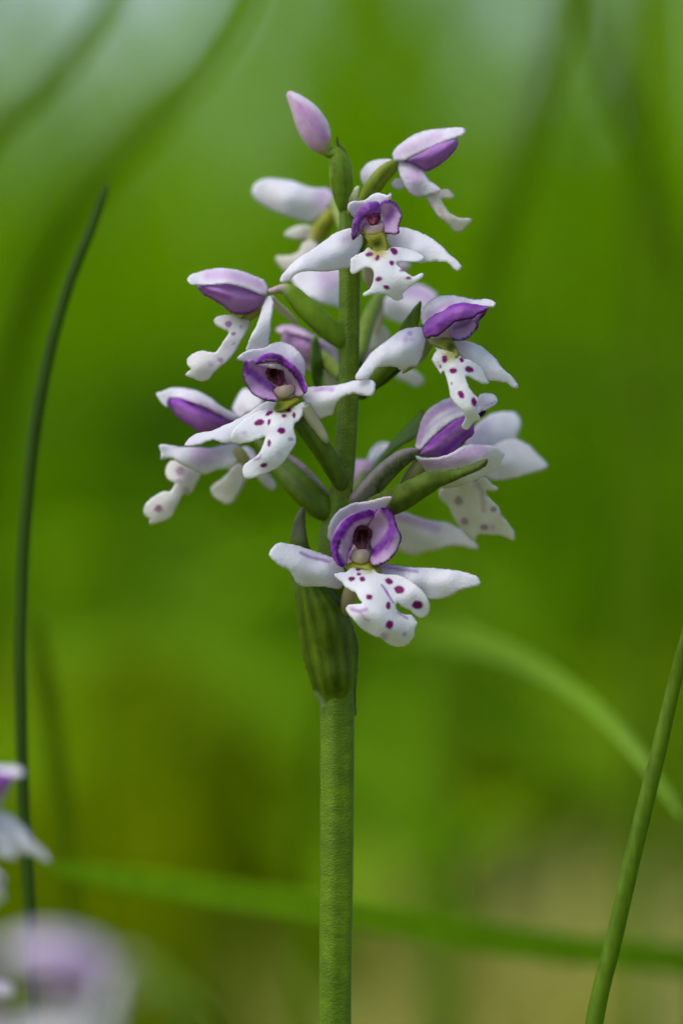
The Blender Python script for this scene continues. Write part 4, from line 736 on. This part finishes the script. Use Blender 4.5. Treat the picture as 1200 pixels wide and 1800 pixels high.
stalk('blade_of_grass', [(1197, 1437, -40, 4), (1170, 1395, -42, 10), (1120, 1325, -45, 14), (1060, 1260, -50, 16), (990, 1205, -58, 18), (900, 1155, -75, 21), (800, 1120, -100, 28), (700, 1110, -130, 28), (620, 1160, -160, 26), (570, 1300, -185, 26), (545, 1600, -200, 26), (540, gpx(-205), -205, 26)], (.15, .30, .0), 'bright arching grass blade drooping to a fine point behind the leaning stalk', flat=.25, keel=.3)
stalk('blade_of_grass', [(70, 1522, -48, 5), (150, 1535, -50, 20), (300, 1558, -52, 28), (450, 1580, -54, 30), (600, 1603, -56, 31), (800, 1640, -60, 31), (1000, 1668, -66, 31), (1200, 1690, -74, 31), (1400, 1760, -90, 30), (1520, 2000, -105, 30), (1560, gpx(-115), -115, 30)], (.20, .40, .0), 'green grass blade lying across almost level behind the orchid stem', flat=.25, keel=.3)
stalk('blade_of_grass', [(470, -120, -110, 26), (430, -20, -105, 28), (385, 70, -100, 30), (300, 190, -95, 30), (200, 300, -95, 28), (110, 420, -100, 28), (40, 600, -110, 28), (-20, 900, -120, 28), (-60, 1500, -125, 28), (-70, gpx(-130), -130, 28)], (.12, .26, .0), 'soft dark grass blade leaning over across the pale gap in the trees', flat=.3, keel=.3)
stalk('blade_of_grass', [(70, 1090, -70, 6), (82, 1200, -72, 18), (100, 1350, -74, 20), (118, 1500, -76, 20), (130, 1650, -78, 20), (140, 2000, -80, 20), (145, gpx(-82), -82, 20)], (.12, .21, .0), 'faint upright grass blade behind the cut tall stalk', flat=.3, keel=.3)
for pts, c, lab in [
    ([(1010, -120, -170, 22), (985, 20, -170, 30), (940, 180, -172, 34), (890, 360, -175, 34), (850, 520, -180, 34), (790, 1000, -185, 34), (770, gpx(-190), -190, 34)], (.13, .26, .0), 'very soft tall grass blade leaning over behind the top side flower'),
    ([(1020, -120, -150, 18), (1050, 60, -152, 26), (1110, 220, -155, 28), (1170, 400, -160, 28), (1230, 800, -165, 28), (1250, gpx(-170), -170, 28)], (.13, .27, .0), 'very soft tall grass blade leaning the opposite way to its neighbours'),
    ([(1120, -120, -190, 20), (1135, 100, -190, 32), (1130, 400, -192, 34), (1120, 900, -195, 34), (1110, gpx(-200), -200, 34)], (.13, .25, .0), 'very soft broad grass blade standing nearly upright above the leaning stalk'),
    ([(240, -90, -105, 14), (170, 40, -104, 22), (70, 160, -104, 24), (-50, 290, -108, 24), (-150, 600, -112, 24), (-190, 1200, -116, 24), (-200, gpx(-120), -120, 24)], (.12, .26, .0), 'soft grass blade crossing the very top of the pale gap'),
    ([(400, 40, -118, 8), (340, 110, -116, 16), (250, 200, -114, 20), (120, 330, -114, 20), (20, 520, -118, 20), (-60, 1000, -122, 20), (-90, gpx(-126), -126, 20)], (.14, .29, .0), 'thin soft grass blade ending in a point inside the pale gap')]:
    stalk('blade_of_grass', pts, c, lab, flat=.3, keel=.3)

# ------------------------------------------------------------------ dry straw, herbs
def tuft(name, cx, d, n, rad, h, w, c0, c1, label, lean=.3):
    c = P(cx, 900, d)
    bx = c[0] + nrg.normal(0, rad, n); by = c[1] + nrg.normal(0, rad, n)
    mix = nrg.random(n)[:, None]
    o = blades(name, bx, by, h * (.5 + .6 * nrg.random(n)), np.full(n, w), np.array(c0) * (1 - mix) + np.array(c1) * mix, lean=lean)
    return tag(o, label, 'grass', kind='stuff')
tuft('dry_grass', 920, -380, 300, .013, .072, .005, (.52, .52, .10), (.68, .66, .24), 'pale dry straw tuft low behind the orchid stem')
tuft('dry_grass', 1150, -480, 200, .02, .066, .006, (.48, .46, .08), (.6, .56, .18), 'tan straw tuft farther back past the leaning stalk')

def herb(px, py, d, n, size, colr, label, seed, t0=-.1, t1=.5):
    r = random.Random(seed)
    top = P(px, py, d)
    t = empty('broad_leaved_herb', (top[0], top[1], 0))
    tag(t, label, 'herb')
    st = [(px, gpx(d), d, 16), (px, (gpx(d) + py) / 2, d, 13), (px, py, d, 8)]
    tube(t, 'stem', FULL, st, base=(.07, .14, .004), step=30, nseg=8)
    for k in range(n):
        a = k * 2.4 + r.random(); L = size * (.7 + .5 * r.random()); tilt = r.uniform(t0, t1)
        z0 = top[2] - .012 * (k // 2) * r.random()
        V, F = [], []
        m = 8
        ca, sa = math.cos(a), math.sin(a)
        for i in range(m + 1):
            u = i / m
            wd = L * .36 * math.sin(math.pi * min(1, u ** .8)) + .0004
            for s in (-1, 0, 1):
                rx, ry = L * u, wd * s
                z = z0 + L * (tilt * u - .5 * u * u) + (0 if s == 0 else .12 * wd)
                V.append((top[0] + rx * ca - ry * sa, top[1] + rx * sa + ry * ca, z))
        for i in range(m):
            for s in range(2):
                q = i * 3 + s; F.append((q, q + 1, q + 4, q + 3))
        V = np.array(V)
        finish('leaf', t, V, F, M['leaf'], np.tile(np.array(colr) * r.uniform(.8, 1.2), (len(V), 1)))
    return t
herb(800, 1500, -170, 5, .0065, (.18, .40, .0), 'small bright low herb in the shade behind the stem', 1, .5, 1.6)
herb(820, 1190, -420, 8, .06, (.20, .36, .006), 'bright broad leaved herb glowing beside the lowest flower', 2)
herb(380, 1000, -430, 8, .065, (.18, .36, .006), 'broad leaved herb level with the clasping bract', 3)
herb(1000, 620, -560, 7, .05, (.12, .26, .004), 'tall broad leaved herb behind the purple side flowers', 4)
herb(250, 700, -600, 7, .06, (.06, .15, .003), 'dark broad leaved herb behind the cut grass stalk', 5)

# ------------------------------------------------------------------ bushes and trees behind the meadow
def bush(name, x, y, w, h, n, colr, label, cat='bush', trunk=.0, group=None, leaf=.05, seed=0):
    g_ = np.random.default_rng(seed + 100)
    t = empty(name, (x, y, 0)); tag(t, label, cat, group)
    org = np.array([x, y, 0.0])
    tv, tf = [], []
    def limb(a, b, r0, r1):
        a, b = np.array(a, float), np.array(b, float)
        ax = (b - a) / np.linalg.norm(b - a); s = np.cross(ax, [.3, .9, .1]); s /= np.linalg.norm(s); q = np.cross(ax, s)
        o = len(tv)
        for p, r in ((a, r0), ((a + b) / 2 + s * r0 * .6, (r0 + r1) / 2), (b, r1)):
            for j in range(7):
                an = 2 * math.pi * j / 7
                tv.append(p + s * r * math.cos(an) + q * r * math.sin(an))
        for i in range(2):
            for j in range(7):
                k = (j + 1) % 7; tf.append((o + i * 7 + j, o + i * 7 + k, o + i * 7 + 7 + k, o + i * 7 + 7 + j))
    rb = .02 * h + .01
    fork = org + [0, 0, h * (trunk if trunk else .12)]
    limb(org - [0, 0, .03], fork, rb, rb * .7)
    cl = []
    for i in range(14):
        v = g_.normal(0, 1, 3); v /= np.linalg.norm(v); v *= g_.random() ** .4
        c = org + np.array([v[0] * w * .42, v[1] * w * .42, h * (.55 + (.38 if not trunk else .3) * v[2])])
        cl.append(c); limb(fork, c, rb * .5, rb * .12)
    finish('trunk', t, tv, tf, M['bark'])
    cl = np.array(cl)
    c = cl[g_.integers(0, len(cl), n)] + g_.normal(0, 1, (n, 3)) * np.array([w * .13, w * .13, h * .11])
    c[:, 2] = np.maximum(c[:, 2], .03)
    u = g_.normal(0, 1, (n, 3)); u /= np.linalg.norm(u, axis=1)[:, None]
    v = np.cross(u, g_.normal(0, 1, (n, 3))); v /= np.linalg.norm(v, axis=1)[:, None]
    L = leaf * (.6 + .8 * g_.random(n))[:, None]
    V = np.stack([c - u * L, c + v * L * .45, c + u * L, c - v * L * .45], 1).reshape(-1, 3)
    F = np.arange(4 * n).reshape(-1, 4)
    colr = np.repeat(np.array(colr) * (.6 + .8 * g_.random(n))[:, None], 4, 0)
    finish('crown', t, V, F, M['leaf'], colr)
    return t
B1, B2, B3 = (.25, .50, .0), (.32, .57, .0), (.19, .37, .0)
bush('leafy_bush', -1.42, 6.2, 1.4, 1.7, 4200, B1, 'dark leafy bush beyond the meadow next to the pale gap', seed=1)
bush('leafy_bush', .01, 6.6, .24, 1.4, 2600, B2, 'slim yellow green bush directly behind the orchid spike', seed=2, leaf=.035)
bush('leafy_bush', .74, 6.3, .80, 1.8, 3800, B1, 'mid green bush standing behind the blurred tall blades', seed=3)
for i, (x, y, h) in enumerate([(-7.5, 17, 7), (-3.9, 20, 8), (2.6, 19, 7.5), (6.5, 17, 8)]):
    bush('broadleaf_tree', x, y, 4.2, h, 4500, B3 if i % 2 else B1, 'distant broadleaf tree at the wood edge behind the bushes', cat='tree', trunk=.25, group='trees of the wood edge', leaf=.16, seed=20 + i)
for o in list(bpy.data.objects):
    if '_o' in o: del o['_o']
